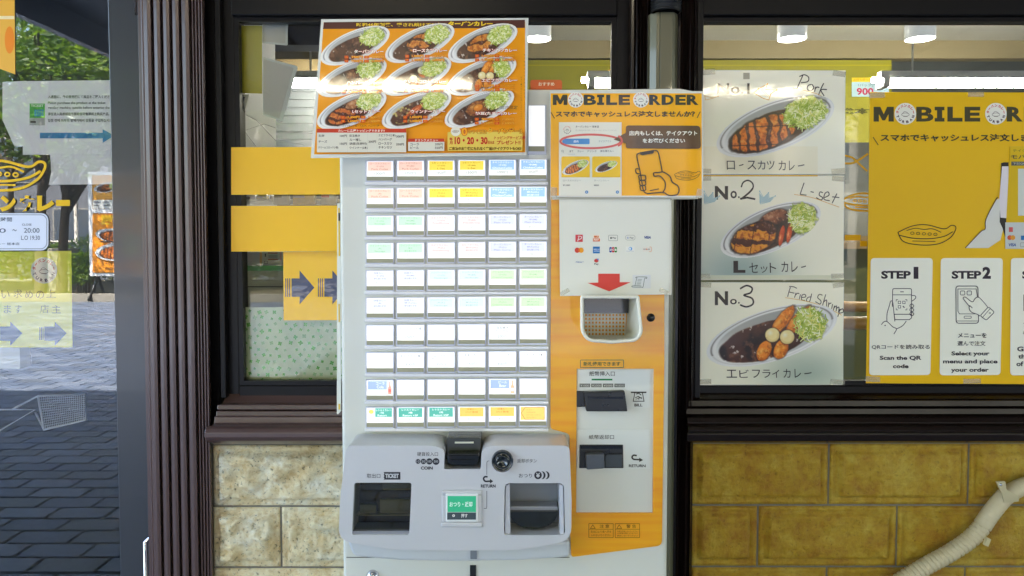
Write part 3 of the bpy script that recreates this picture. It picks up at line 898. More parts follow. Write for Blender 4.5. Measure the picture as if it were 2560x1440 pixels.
# ------------------------------------------------------------------ pillars between the openings
def pillar(label, prof_px, Yback, z1, loc_px, m):
    """profile given as (pixel x at mid height, depth)"""
    pr_ = [(P(x, 700, Y)[0], Y) for x, Y in prof_px]
    pr_ += [(pr_[-1][0], Yback), (pr_[0][0], Yback)]
    t = thing('fluted_pillar', label, 'pillar', (P(loc_px, 700, Yback)[0], Yback, 0))
    o = MB().zprofile(pr_, 0, z1).build('shaft', m, t)
    bevel(o, 0.0012, 2, 20)
    return t
ribs = [(358, 1.885), (366, 1.884), (368, 1.872)]
for a, b in ((371, 391), (396, 414), (419, 437), (442, 460), (465, 485)):
    ribs += [(a, 1.873), (a + 1.5, 1.867), ((a + b) / 2, 1.865), (b - 1.5, 1.867), (b, 1.873), (b + .8, 1.893), (b + 4.2, 1.893)]
for a in (490, 498, 506, 513):
    ribs += [(a, 1.874), (a + 2, 1.871), (a + 4, 1.871), (a + 5.5, 1.875), (a + 6.5, 1.88)]
ribs += [(521, 1.884), (523, 1.93)]
PL = pillar('brown fluted metal pillar between the glass door and the left shop window', ribs, 2.0, CA_Z - 0.001, 430, M_alu)
MB().box(P(523, 700, 1.93)[0], P(546, 700, 1.93)[0], 1.93, 1.99, 0, CA_Z - 0.001).build('side_panel', M_alu2, PL)
rr_ = [(1570, 1.90), (1574, 1.885), (1581, 1.883), (1583, 1.892)]
for a, b in ((1585, 1592), (1595, 1600), (1603, 1608), (1611, 1618)):
    rr_ += [(a, 1.882), ((a + b) / 2, 1.877), (b, 1.882), (b + .8, 1.89), (b + 2, 1.89)]
rr_ += [(1622, 1.90), (1702, 1.90)]
for a, b in ((1696, 1704), (1708, 1712), (1715, 1725), (1729, 1733)):
    rr_ += [(a, 1.882), ((a + b) / 2, 1.876), (b, 1.882), (b + .8, 1.89), (b + 2, 1.89)]
rr_ += [(1737, 1.897)]
rr_ = [r for r in rr_ if r != (1702, 1.90)]
PR = pillar('brown fluted metal pillar in a shade-darkened colour right behind the ticket machine', rr_, 2.0, CA_Z - 0.001, 1650, M_alu_shade)
# grey metal downpipe cover in front of that pillar, with the corrugated hose above
cx_, zr = P(1660, 100, 1.86)[0], 0.040
dp = thing('downpipe', 'olive grey faceted downpipe running down the dark pillar behind the orange poster', 'pipe', (cx_, 1.87, 0))
pf = [(-.040, 1.885), (-.036, 1.862), (-.022, 1.848), (-.014, 1.846), (-.0135, 1.849), (-.012, 1.8455), (.018, 1.8455), (.026, 1.850), (.036, 1.866), (.040, 1.885)]
bevel(MB().zprofile([(cx_ + a, b) for a, b in pf], 0, PZ(34, 1.86)).build('pipe_shell', mat('pipe_grey', S(98, 96, 74), rough=0.35, metal=0.2, coat=0.4, wear=.0), dp), 0.001)
hs = thing('corrugated_hose', 'black corrugated hose above the downpipe at the top of the pillar', 'hose', (cx_, 1.86, PZ(34, 1.86)))
z = PZ(36, 1.86)
prof = []
k = 0
while z + k * 0.0085 < CA_Z - 0.01:
    prof += [(0.034, k * 0.0085), (0.039, k * 0.0085 + 0.0028), (0.039, k * 0.0085 + 0.0045), (0.034, k * 0.0085 + 0.0072)]
    k += 1
MB().lathe((cx_ + .002, 1.85, z), prof, 'z', 20).build('hose_body', M_black, hs, True)

# ------------------------------------------------------------------ glass door at the left
YD = 2.0
dr = thing('glass_door', 'coated glass shop door at the left mirroring trees and pavement', 'door', (PX(150, YD), YD, 0))
xs_ = P(307, 700, YD)[0]; xe_ = P(352, 700, YD)[0]
bevel(MB().box(xs_, xe_ + 0.04, 1.955, 2.02, 0.0, 2.3).build('stile', M_stile, dr), 0.002)
MB().box(-1.72 - 0.9, -1.72 - 0.84, 1.955, 2.02, 0.0, 2.3).build('stile', M_alu2, dr)
MB().box(-2.56, xs_, 1.96, 2.02, 0.0, 0.12).build('bottom_rail', M_alu2, dr)
MB().box(-2.56, xs_, 1.96, 2.02, 2.2, 2.3).build('top_rail', M_alu2, dr)
pn_ = MB().box(-2.56, xs_, YD, YD + 0.006, 0.12, 2.2); pn_.m = [0, 0, 0, 0, 1, 0]; pn_.build('pane', [G_door, glass_mat('door_glass_back', (1, 1, 1), 0.0, 0, False)], dr)
hb = P(366, 1352, 1.93)
MB().tube([(hb[0] + .006, 1.955, hb[2] + .004), (hb[0], 1.925, hb[2]), (hb[0] - .001, 1.925, hb[2] - .5), (hb[0] + .005, 1.955, hb[2] - .505)], 0.006, 10).build('pull_handle', M_chrome, dr, True)
ht = P(343, 40, 1.93)
MB().tube([(ht[0], 1.925, ht[2] + .3), (ht[0], 1.925, ht[2])], 0.005, 10).build('door_closer_rod', M_chrome, dr, True)
lf = MB().box(RX0 - 0.15, -2.62, 1.96, 2.03, 0, 2.3).box(RX0 - .15, xe_ + .04, 1.96, 2.05, 2.302, CA_Z)
tag(lf.build('door_surround', M_alu2), 'dark metal surround above and beside the glass door', 'door frame')
tag(MB().box(xe_ + .042, 9, 1.975, 2.05, PZ(36, 1.9) + .251, CA_Z).build('fascia_panel', M_alu2), 'dark metal fascia panel above the shop windows', 'panel')

# ================================================================== TICKET MACHINE
YM = 1.53
tm = thing('ticket_machine', 'white and orange meal ticket vending machine with rows of lit buttons', 'ticket machine', (PX(1262, YM), YM + .17, 0))
zt_m = PZ(222, YM)
cab = MB().box(P(853, 1000, YM)[0], P(1672, 1000, YM)[0], YM, YM + .335, 0.02, zt_m).build('cabinet', M_white, tm)
bevel(cab, 0.009, 4)
MB().box(P(870, 1000, YM)[0], P(1655, 1000, YM)[0], YM + .03, YM + .31, 0.0, 0.02).build('plinth', M_black, tm)
# orange skin with the opening for the bill unit
outer = smooth_poly([(1378, 480), (1661, 480), (1661, 900), (1655, 1364), (1428, 1393), (1424, 1300), (1424, 1085), (1376, 1072)], [0, 6, 0, 14, 8, 0, 10, 8])
hole = [(1442, 922), (1635, 922), (1632, 1283), (1440, 1283)]
plate('orange_panel', outer, [hole], YM - .006, YM + .002, M_yellow, tm, 0.001)
MB().pprism([(1443, 923), (1634, 923), (1631, 1282), (1441, 1282)], YM - .0012, YM + .001).build('bill_panel', M_white, tm)
MB().pbox(1443, 925, 1626, 1019, YM - .0025, YM).pbox(1443, 1074, 1626, 1172, YM - .0025, YM).build('bill_label_plate', mat('label_plate', S(214, 216, 208), rough=.3), tm)
# bill inlet
b1 = MB().pprism([(1441, 978), (1562, 978), (1563, 990), (1460, 1018), (1441, 1018)], YM - .006, YM)
b1.pprism([(1459, 981), (1562, 978), (1569, 1029), (1466, 1029)], YM - .020, YM - .006)
o = b1.build('bill_inlet', M_black, tm); bevel(o, .002)
MB().pbox(1470, 992, 1558, 997, YM - .0215, YM - .019).build('bill_slot', M_dark, tm)
# bill return
o = MB().pprism([(1449, 1112), (1558, 1112), (1559, 1171), (1448, 1171)], YM - .004, YM).build('bill_return', M_black, tm); bevel(o, .0015)
MB().pbox(1452, 1115, 1555, 1122, YM - .006, YM - .0045).build('return_slot', M_dark, tm)
o = MB().pprism(smooth_poly([(1464, 1136), (1511, 1136), (1512, 1172), (1466, 1175)], 5), YM - .022, YM - .004).build('return_lever', mat('grey_plastic', S(84, 90, 98), rough=.3, coat=.3), tm, False); bevel(o, .004, 3)
o = MB().pprism([(1512, 1140), (1522, 1136), (1556, 1136), (1556, 1169), (1512, 1169)], YM - .010, YM - .004).build('return_shutter', mat('grey_plastic_dark', S(70, 74, 76), rough=.15, coat=.4), tm); bevel(o, .002)
pr = Print(Plane(Y=YM - .0027))
K = (56, 52, 44)
pr.text('紙幣挿入口', 1473, 928, 1537, 940, K, bold=.005)
pr.rect(1479, 947, 1531, 951, (10, 120, 60))
for i, t_ in enumerate(('¥1000', '¥2000', '¥5000', '¥10000')):
    x = 1449 + i * 29
    pr.rect(x, 959, x + 26, 968, (92, 92, 84)); pr.text(t_, x + 2, 961, x + 24, 966.5, (205, 205, 195), bold=.005)
pr.rect(1577, 979, 1616, 982.5, K)
pr.line([(1587, 982), (1583, 1003), (1610, 1003), (1606, 982)], 2, K)
pr.line([(1590, 985), (1597, 983), (1603, 988)], 2.2, K); pr.line([(1588, 994), (1596, 991), (1605, 997)], 2, K); pr.line([(1589, 998), (1605, 993)], 1.5, K); pr.line([(1597, 990), (1597, 1000)], 1.5, K)
pr.text('BILL', 1586, 1009, 1606, 1016, K, bold=.03)
pr.build('bill_inlet_label', M_print, tm); pr = Print(Plane(Y=YM - .0027))
pr.text('紙幣返却口', 1472, 1087, 1535, 1098, K, bold=.005)
pr.build('bill_return_title', M_print, tm); pr = Print(Plane(Y=YM - .0027))
pr.curve([(1592, 1139), (1584, 1138), (1580, 1143), (1584, 1148), (1594, 1149), (1600, 1149)], 4, K)
pr.poly([(1598, 1144), (1608, 1150), (1598, 1155)], K)
pr.text('RETURN', 1572, 1161, 1614, 1168, K, bold=.03)
pr.build('bill_return_label', M_print, tm)
pr = Print(Plane(Y=YM - .0061))
pr.frame(1451, 900, 1559, 919, 1.6, (30, 96, 84), 2)
pr.text('新札使用できます', 1458, 904, 1551, 915, (30, 84, 60), bold=.015)
pr.build('new_note_label', M_print, tm); pr = Print(Plane(Y=YM - .0061))
for x in (1472, 1538):
    pr.frame(x, 1309, x + 61, 1344, 1.2, (120, 78, 8), 1)
    pr.line([(x, 1323), (x + 61, 1323)], 1, (120, 78, 8))
    pr.line([(x + 10, 1312), (x + 4, 1321), (x + 16, 1321)], 1.3, (120, 78, 8), closed=True)
pr.text('注 意', 1499, 1311, 1523, 1320, (96, 62, 8), bold=.005); pr.text('警 告', 1566, 1311, 1590, 1320, (96, 62, 8), bold=.005)
pr.text('取出口より奥へ手を', 1477, 1326, 1528, 1332, (110, 70, 8)); pr.text('入れないでください', 1477, 1335, 1528, 1341, (110, 70, 8))
pr.text('本体を改造しないでください', 1543, 1326, 1594, 1330, (110, 70, 8)); pr.text('火災感電の原因となりますので', 1543, 1331, 1594, 1335, (110, 70, 8)); pr.text('絶対しないでください', 1543, 1337, 1594, 1341, (110, 70, 8))
pr.build('caution_label', M_print, tm)
c = P(1627, 794, YM - .006)
lk = MB().lathe(c, [(.0001, -.004), (.0045, -.004), (.0048, -.001), (.0085, -.0015), (.0098, .004)], 'y', 24).build('lock', M_black, tm, True)
# slatted frame of the button field and lit strip at its upper right
fx0, fx1 = P(910, 700, YM)[0], P(1372, 700, YM)[0]
MB().box(fx0, fx1, YM - .004, YM + .001, PZ(1076, YM), PZ(394, YM)).build('button_field', mat('field_white', S(214, 216, 206), rough=.4), tm)
for r in range(10):
    y = 399 + r * 68.5
    bevel(MB().pbox(911, y + 56, 1371, y + 63.5, YM - .013, YM - .0035).build('shelf_rail', mat('rail_%d' % r, S(228, 228, 230), rough=.3, coat=.2) if r == 0 else MATS['rail_0'], tm), .0012)
E_card = print_mat('lit_card', rough=.4, emit=0.052)
def dk(c): return tuple(max(0, v - 34) for v in c) if min(c) < 245 else c
M_btn = mat('clear_button_frame', S(206, 208, 222), rough=.12, coat=.5)
M_bar = mat('olive_bar', S(158, 156, 128), rough=.35)
E_rim = emit_mat('button_rim_glow', (.92, .93, 1.0), .26)
SAL, YEL, BLU, GRN, PNK, LAV, LVP, TEA, LGR, TEAL, ORG = (250, 204, 184), (250, 218, 84), (158, 196, 240), (196, 236, 200), (250, 222, 218), (214, 216, 246), (226, 228, 248), (214, 234, 230), (206, 240, 190), (92, 178, 160), (252, 200, 104)
DKT = {'s': (226, 190, 176), 'w': (255, 255, 255), 'd': (150, 140, 120), 'g': (196, 198, 206)}
def row(c, n1, n2, n3, p1, p2, q1, q2, tc=(206, 190, 184)):
    return [(c, (n1, '小', n3), p1, tc), (c, (n1, n2, n3), p2, tc)]
ROWS = [
 [(SAL, ('ロースカツカレー', '小(S)', 'Pork Cutlet'), '1000円', (232, 180, 160)), (SAL, ('ロースカツカレー', '中(M)', 'Pork Cutlet'), '1050円', (232, 180, 160)), (YEL, ('Lセットカレー', '小(S)', 'L-Set'), '1450円', (214, 176, 60)), (YEL, ('Lセットカレー', '中(M)', 'L-Set'), '1500円', (214, 176, 60)), (BLU, ('チキンカツカレー', '小(S)', 'ChickenCutlet'), '1000円', (252, 254, 255)), (BLU, ('チキンカツカレー', '中(M)', 'ChickenCutlet'), '1050円', (252, 254, 255))],
 [(SAL, ('ロースカツカレー', '大', 'Pork Cutlet'), '1200円', (228, 176, 156)), (SAL, ('ロースカツカレー', '特大', 'Pork Cutlet'), '1350円', (232, 190, 170)), (YEL, ('Lセットカレー', '大(L)', 'L-Set'), '1650円', (224, 190, 90)), (YEL, ('Lセットカレー', '特大(XL)', '持ち帰り不可'), '1800円', (224, 190, 90)), (BLU, ('チキンカツカレー', '大(L)', 'ChickenCutlet'), '1200円', (252, 254, 255)), (BLU, ('チキンカツカレー', '特大(XL)', '持ち帰り不可'), '1350円', (252, 254, 255))],
 [(GRN, ('ウインナーカレー', '小(S)', 'Sausage'), '1000円', (176, 212, 184)), (GRN, ('ウインナーカレー', '中(M)', 'Sausage'), '1050円', (176, 212, 184)), (PNK, ('エビフライカレー', '小(S)', 'FriedShrimp'), '1150円', (232, 206, 204)), (PNK, ('エビフライカレー', '中(M)', 'FriedShrimp'), '1200円', (232, 206, 204)), (LAV, ('ターバンカレー', '小(S)', 'Plain Curry'), '750円', (188, 190, 226)), (LAV, ('ターバンカレー', '中(M)', 'Plain Curry'), '800円', (180, 182, 222))],
 [(GRN, ('ウインナーカレー', '大', 'Sausage'), '1200円', (176, 212, 184)), (GRN, ('ウインナーカレー', '特大', '持ち帰り不可'), '1350円', (176, 212, 184)), (PNK, ('エビフライカレー', '大(L)', 'FriedShrimp'), '1350円', (232, 206, 204)), (PNK, ('エビフライカレー', '特大(XL)', '持ち帰り不可'), '1500円', (232, 206, 204)), (LAV, ('ターバンカレー', '大(L)', 'Plain Curry'), '950円', (188, 190, 226)), (LAV, ('ターバンカレー', '特大(XL)', '持ち帰り不可'), '1080円', (180, 182, 222))],
 [(LVP, ('納豆カレー', '小(S)', '持ち帰り不可'), '950円', (190, 190, 210)), (LVP, ('納豆カレー', '中(M)', '持ち帰り不可'), '1000円', (196, 196, 214)), (TEA, ('ハンバーグカレー', '小(S)', 'Hamburger'), '1000円', (196, 212, 212)), (TEA, ('ハンバーグカレー', '中(M)', 'Hamburger'), '1050円', (196, 212, 212)), (LGR, ('クリームコロッケカレー', '小(S)', 'CreamCroquett'), '1000円', (190, 220, 180)), (LGR, ('クリームコロッケカレー', '中(M)', 'CreamCroquett'), '1050円', (190, 220, 180))],
 [(LVP, ('納豆カレー', '大', '持ち帰り不可'), '1150円', (190, 190, 210)), (LVP, ('納豆カレー', '特大(XL)', '持ち帰り不可'), '1300円', (196, 196, 214)), (TEA, ('ハンバーグカレー', '大(L)', 'Hamburger'), '1200円', (196, 212, 212)), (TEA, ('ハンバーグカレー', '特大(XL)', '持ち帰り不可'), '1350円', (196, 212, 212)), (LGR, ('クリームコロッケカレー', '大(L)', 'CreamCroquett'), '1200円', (190, 220, 180)), (LGR, ('クリームコロッケカレー', '特大(XL)', '持ち帰り不可'), '1350円', (190, 220, 180))],
 [None, (0, ('クリームコロッケ1個', 'CreamCroquett'), '150円', 0), None, None, (0, ('目玉焼き', 'FriedEgg'), '200円', 1), None],
 [None, (0, ('エビフライ1本', 'FriedShrimp'), '300円', 0), (0, ('ロースカツ', 'Pork Cutlet'), '350円', 0), (0, ('チキンカツ', 'ChickenCutlet'), '350円', 0), (0, ('ハンバーグ', 'Hamburger'), '300円', 0), (0, ('ウインナー2本', 'Sausage 2P'), '200円', 0)],
 [('drink', 'コーラ', 'Cola', '200円'), None, None, None, ('drink', 'ビール', 'Beer', '550円'), None],
 [('ret', '1箱', 'Retort', '580円'), (TEAL, ('レトルトカレー', '3箱', 'Retort ×3P'), '1680円', (250, 255, 252)), (TEAL, ('レトルトカレー', '5箱', 'Retort ×5P'), '2800円', (250, 255, 252)), (ORG, ('冷凍ルー', '1パック 要冷凍'), '900円', (236, 176, 96)), (ORG, ('冷凍ルー', '2パック 要冷凍'), '1800円', (236, 160, 90)), ('arrow',)],
]
for r in range(10):
    for c_i in range(6):
        x0 = 914 + c_i * 76.6; y0 = 401 + r * 68.5 - c_i * .8
        x1, y1 = x0 + 71, y0 + 54
        Yb = YM - .010
        mb = MB().pbox(x0, y0, x0 + 2.2, y1, Yb, YM - .004).pbox(x1 - 2.2, y0, x1, y1, Yb, YM - .004).pbox(x0 + 2.2, y0, x1 - 2.2, y0 + 2, Yb, YM - .004).pbox(x0 + 2.2, y1 - 3.5, x1 - 2.2, y1, Yb - .002, YM - .004)
        bt = mb.build('ticket_button', M_btn, tm)
        q = Print(Plane(Y=Yb + .0025), 0)
        q.rect(x0 + 2.4, y0 + 2.2, x1 - 2.4, y1 - 13.5, (255, 255, 255))
        e = ROWS[r][c_i]
        a0, a1 = x0 + 6, x1 - 6
        PRC = (160, 162, 160)
        if e is None:
            pass
        elif e[0] == 'drink':
            q.rect(a0, y0 + 4, a1 - 12, y0 + 25, (164, 184, 232))
            q.text(e[1], a0 + 20, y0 + 6, a1 - 18, y0 + 13, (255, 255, 255), bold=.005); q.text(e[2], a0 + 22, y0 + 15, a1 - 20, y0 + 22, (255, 255, 255), bold=.005)
            q.text(e[3], a0 + 18, y0 + 28, a1 - 20, y0 + 36, PRC)
            cc = (236, 170, 150) if c_i == 0 else (240, 190, 150)
            xb = a1 - 4.5
            q.poly([(xb - 1.4, y0 + 5), (xb + 1.4, y0 + 5), (xb + 1.8, y0 + 15), (xb + 4.5, y0 + 21), (xb + 4.5, y0 + 37), (xb - 4.5, y0 + 37), (xb - 4.5, y0 + 21), (xb - 1.8, y0 + 15)], cc)
            q.rect(xb - 3.6, y0 + 24, xb + 3.6, y0 + 32, (236, 236, 236) if c_i else (226, 120, 110))
        elif e[0] == 'ret':
            q.rect(a0, y0 + 4, a0 + 17, y0 + 24, (246, 240, 226)); q.ell(a0 + 8, y0 + 12, 6, 5, (250, 214, 110))
            q.rect(a0 + 18, y0 + 3, a1 + 1, y0 + 25, TEAL)
            q.text('レトルトカレー', a0 + 20, y0 + 5, a1 - 1, y0 + 10.5, (250, 255, 252), bold=.005); q.text(e[1], a0 + 30, y0 + 12, a0 + 40, y0 + 17, (250, 255, 252)); q.text(e[2], a0 + 24, y0 + 18.5, a1 - 12, y0 + 23.5, (250, 255, 252), bold=.005)
            q.text(e[3], a0 + 18, y0 + 28, a1 - 18, y0 + 36, PRC)
        elif e[0] == 'arrow':
            A = [(a0, y0 + 19), (a0 + 10, y0 + 5), (a1 - 1, y0 + 5), (a1 - 1, y0 + 35), (a0 + 10, y0 + 35)]
            q.rect(a0 - 1, y0 + 4, a1, y0 + 36, (252, 204, 112)); q.line(A, .9, (120, 90, 50), closed=True)
            for j, t_ in enumerate(('冷凍ルー', '持帰専用', '店内では食べられません', '持ち帰り')):
                q.text(t_, a0 + 13, y0 + 9 + j * 6.3, a0 + 13 + (20, 22, 36, 24)[j], y0 + 13 + j * 6.3, (222, 160, 90))
        elif e[0] == 0:
            q.rect(a0 - 2, y0 + 4, a1 + 2, y1 - 16, (248, 249, 250))
            tc = (196, 190, 190) if not e[3] else (206, 200, 140)
            n = len(e[1][0])
            w = min(27, n * 3.6)
            q.text(e[1][0], (x0 + x1) / 2 - w, y0 + 7, (x0 + x1) / 2 + w, y0 + 13.5, (134, 134, 136), bold=.01)
            w = min(26, len(e[1][1]) * 2.0)
            q.text(e[1][1], (x0 + x1) / 2 - w, y0 + 15.5, (x0 + x1) / 2 + w, y0 + 21, (168, 156, 150))
            q.text(e[2], (x0 + x1) / 2 - 12, y0 + 28, (x0 + x1) / 2 + 12, y0 + 36, (136, 138, 138))
        else:
            q.rect(a0, y0 + 3.5, a1, y0 + 26, e[0])
            q.rect(a0, y0 + 26, a1, y0 + 38, (246, 247, 244))
            n = len(e[1]); yy = y0 + 5.5
            for j, t_ in enumerate(e[1]):
                w = min(25, max(5, len(t_) * (3.1 if j == 0 else 2.5 if ord(t_[0]) > 255 else 1.9)))
                q.text(t_, (x0 + x1) / 2 - w, yy + j * 7, (x0 + x1) / 2 + w, yy + 4.8 + j * 7, dk(e[3]), bold=.015)
            w = 13 if len(e[2]) > 4 else 10.5
            q.text(e[2], (x0 + x1) / 2 - w, y0 + 29, (x0 + x1) / 2 + w, y0 + 36.5, (172, 172, 166) if r else (150, 150, 140))
        q.build('lit_card', E_card, bt)
        MB().pbox(x0 + 2.8, y1 - 13.5, x1 - 2.8, y1 - 4, Yb - .0012, YM - .004).build('sold_out_bar', M_bar, bt)
q = Print(Plane(Y=YM - .0105), 0)
MB().pbox(1320, 262, 1366, 386, YM - .01, YM).build('display_frame', M_btn, tm)
q.rect(1322, 264, 1362, 365, (255, 255, 255)); q.build('lit_display', E_card, tm)
MB().pbox(1321, 366, 1361, 378, YM - .0115, YM - .01).build('sold_out_bar', M_bar, tm)

# silver console with its openings
YC = 1.44
out = smooth_poly([(866, 1114), (1086, 1114), (1112, 1124), (1110, 1173), (1202, 1173), (1204, 1124), (1230, 1114), (1424, 1114), (1429, 1250), (1428, 1352), (1300, 1375), (1140, 1377), (980, 1374), (846, 1352), (850, 1250), (858, 1180)], [16, 18, 22, 4, 4, 22, 18, 16, 0, 34, 0, 0, 0, 34, 0, 0], 6)
h1 = smooth_poly([(886, 1207), (1029, 1207), (1023, 1337), (880, 1337)], 7)
h2 = smooth_poly([(1262, 1208), (1410, 1208), (1413, 1338), (1260, 1338)], [14, 14, 8, 8])
h3 = [(1106, 1229), (1203, 1229), (1203, 1317), (1104, 1317)]
plate('console_cover', out, [h1, h2, h3], YC, YC + .088, M_silver, tm, .004)
o = MB().pprism(smooth_poly([(868, 1352), (1424, 1352), (1424, 1394), (1300, 1402), (1140, 1405), (1000, 1402), (882, 1392)], [0, 0, 10, 0, 0, 0, 16]), YC + .035, YM).build('console_base', mat('console_base_grey', S(196, 200, 202), rough=.35, coat=.2), tm); bevel(o, .006, 3)
MB().pbox(1176, 1378, 1192, 1398, YC + .032, YC + .035).build('seal_strip', mat('grey_tape', S(120, 126, 134), rough=.4), tm)
MB().pbox(1175, 1414, 1190, 1470, YM - .003, YM).build('drain_slot', M_black, tm)
# ticket outlet: dark chamber with a smoked flap
MB().pbox(878, 1200, 1036, 1345, YC + .06, YC + .085).build('ticket_chamber', mat('chamber_brown', S(60, 52, 34), rough=.5), tm)
MB().pbox(956, 1208, 1026, 1222, YC + .035, YC + .06).build('ticket_guide', mat('guide_grey', S(96, 92, 72), rough=.3), tm)
MB().pbox(958, 1222, 1026, 1224.5, YC + .033, YC + .06).pbox(882, 1287, 1024, 1289, YC + .04, YC + .06).build('ticket_edge', mat('guide_edge', S(150, 140, 96), rough=.3), tm)
MB().pbox(900, 1262, 940, 1287, YC + .05, YC + .06).pbox(950, 1248, 1024, 1286, YC + .05, YC + .06).build('ticket_tray', mat('tray_olive', S(130, 126, 100), rough=.3), tm)
MB().pbox(882, 1328, 1024, 1336, YC + .004, YC + .05).build('ticket_lip', M_silver2, tm)
MB().pbox(884, 1210, 1027, 1328, YC + .012, YC + .014).build('smoked_flap', glass_mat('smoked_glass', (.8, .8, .75), .0), tm)
# change tray
MB().pbox(1256, 1204, 1418, 1342, YC + .06, YC + .085).build('change_chamber', mat('cup_grey', S(126, 130, 134), rough=.35), tm)
o = MB().pprism(smooth_poly([(1264, 1214), (1274, 1210), (1276, 1336), (1262, 1336)], 2), YC + .006, YC + .06).pprism(smooth_poly([(1398, 1210), (1408, 1214), (1410, 1336), (1400, 1336)], 2), YC + .006, YC + .06).build('change_cheek', mat('cheek_light', S(206, 208, 214), rough=.3, metal=.2), tm); bevel(o, .002)
o = MB().pprism(smooth_poly([(1274, 1266), (1394, 1266), (1398, 1280), (1272, 1280)], 5), YC + .03, YC + .06).build('change_ledge', M_silver2, tm); bevel(o, .002)
el = [(1334 + 61 * math.cos(a), 1279 + (44 * math.sin(a))) for a in [math.pi * i / 20 for i in range(21)]]
MB().pprism(el, YC + .022, YC + .045).build('change_flap', mat('flap_black', S(30, 32, 26), rough=.12, coat=.5), tm)
# return button
fr = MB()
for a in ((1104, 1226, 1204, 1238), (1102, 1306, 1206, 1319)): fr.pbox(*a, YC - .004, YC + .02)
fr.pbox(1104, 1238, 1116, 1306, YC - .004, YC + .02).pbox(1193, 1238, 1205, 1306, YC - .004, YC + .02)
bevel(fr.build('button_bezel', M_silver, tm), .003, 3)
o = MB().pbox(1114, 1234, 1196, 1306, YC - .007, YC + .02).build('change_button', mat('button_white', S(226, 228, 226), rough=.25, coat=.5), tm); bevel(o, .0025, 3)
q = Print(Plane(Y=YC - .0071))
q.rect(1119, 1240, 1190, 1280, (58, 176, 128)); q.rect(1118, 1281, 1190, 1299, (62, 72, 76))
q.text('おつり・返却', 1124, 1254, 1181, 1267, (226, 244, 236), bold=.015)
q.ell(1134, 1289, 3.2, 3.2, (220, 220, 214)); q.ell(1134, 1289, 1.4, 1.4, (62, 72, 76)); q.text('押す', 1153, 1284, 1169, 1294, (220, 220, 214), bold=.015)
q.build('button_lettering', print_mat('lit_green', rough=.3, emit=.02, coat=.6), tm)
# coin slot
o = MB().pprism(smooth_poly([(1117, 1094), (1202, 1094), (1202, 1150), (1115, 1150)], 4), YC + .03, YC + .088).build('coin_housing', mat('coin_dark', S(58, 60, 56), rough=.25, coat=.3), tm); bevel(o, .002)
o = MB().pprism(smooth_poly([(1118, 1136), (1199, 1136), (1198, 1160), (1186, 1165), (1130, 1165), (1118, 1158)], 6), YC + .002, YC + .05).build('coin_mouth', M_dark, tm); bevel(o, .003)
MB().pbox(1137, 1105, 1184, 1108.5, YC + .027, YC + .031).build('coin_slot_rim', mat('slot_ivory', S(222, 220, 200), rough=.3), tm)
MB().pbox(1128, 1149, 1188, 1153, YC, YC + .004).build('coin_slot', mat('slot_black', S(8, 8, 8), rough=.2), tm)
MB().pbox(1112, 1166, 1200, 1172.5, YC + .02, YC + .088).build('coin_recess', M_black, tm)
c = P(1256, 1151, YC)
MB().lathe(c, [(.0001, -.003), (.0085, -.004), (.0105, -.009), (.0125, -.009), (.0135, -.004), (.0175, -.004), (.0205, -.010), (.0215, -.009), (.022, .002)], 'y', 32).build('cancel_button', mat('button_dark', S(30, 36, 40), rough=.15, coat=.6), tm, True)
q = Print(Plane(Y=YC - .0001))
D = (44, 44, 52)
q.text('硬貨投入口', 1043, 1130, 1095, 1140, D, bold=.005)
for x, r_, t_ in ((1045, 6, '10'), (1058.5, 6.8, '50'), (1073.5, 7.8, '100'), (1090, 8.6, '500')):
    q.ell(x, 1153.5, r_, r_, D); q.text(t_, x - r_ * .62, 1150.5, x + r_ * .62, 1156.5, (190, 192, 196), bold=.005)
q.text('COIN', 1052, 1166, 1082, 1174, D, bold=.04)
q.build('coin_label', M_print, tm); q = Print(Plane(Y=YC - .0001))
q.text('取出口', 917, 1184, 951, 1195, D, bold=.005)
q.poly([(959, 1180), (1001, 1180), (1001, 1199), (959, 1199), (961, 1196), (959, 1193), (961, 1190), (959, 1187), (961, 1184)], D)
q.text('TICKET', 963, 1184, 997, 1195, (200, 202, 205), bold=.05)
q.build('ticket_label', M_print, tm); q = Print(Plane(Y=YC - .0001))
q.text('返却ボタン', 1293, 1147, 1342, 1157, D, bold=.005)
q.text('おつり', 1297, 1184, 1330, 1194, D, bold=.005)
q.ell(1345, 1188, 9.5, 10, D); q.text('¥', 1340, 1182, 1350, 1194, (200, 202, 205), bold=.03)
for x in (1356, 1366):
    pts = [(x + 9 * math.cos(a) - 1, 1188 + 10 * math.sin(a)) for a in np.linspace(-1.4, 1.4, 9)] + [(x - 4 + 7 * math.cos(a), 1188 + 9.5 * math.sin(a)) for a in np.linspace(1.4, -1.4, 9)]
    q.poly(pts, D)
q.build('change_label', M_print, tm); q = Print(Plane(Y=YC - .0001))
q.line([(1223, 1152), (1218, 1153), (1217, 1158), (1217, 1187)], 1.2, D)
q.line([(1217, 1227), (1217, 1266), (1216, 1271), (1210, 1271)], 1.2, D)
q.curve([(1219, 1192), (1212, 1192), (1209, 1197), (1213, 1203), (1222, 1203), (1227, 1203)], 4.2, D)
q.poly([(1225, 1197), (1233, 1203), (1225, 1209)], D)
q.text('RETURN', 1202, 1211, 1239, 1219, D, bold=.04)
q.build('return_label', M_print, tm)
c = P(932, 1440, YM)
MB().lathe(c, [(.0001, -.012), (.008, -.012), (.012, -.006), (.014, .0)], 'y', 24).build('cabinet_lock', M_chrome, tm, True)

for x, y in ((1437, 935),):
    pass
MB().pbox(866, 1393, 1424, 1394.2, YM - .0012, YM).build('door_seam', M_black, tm)
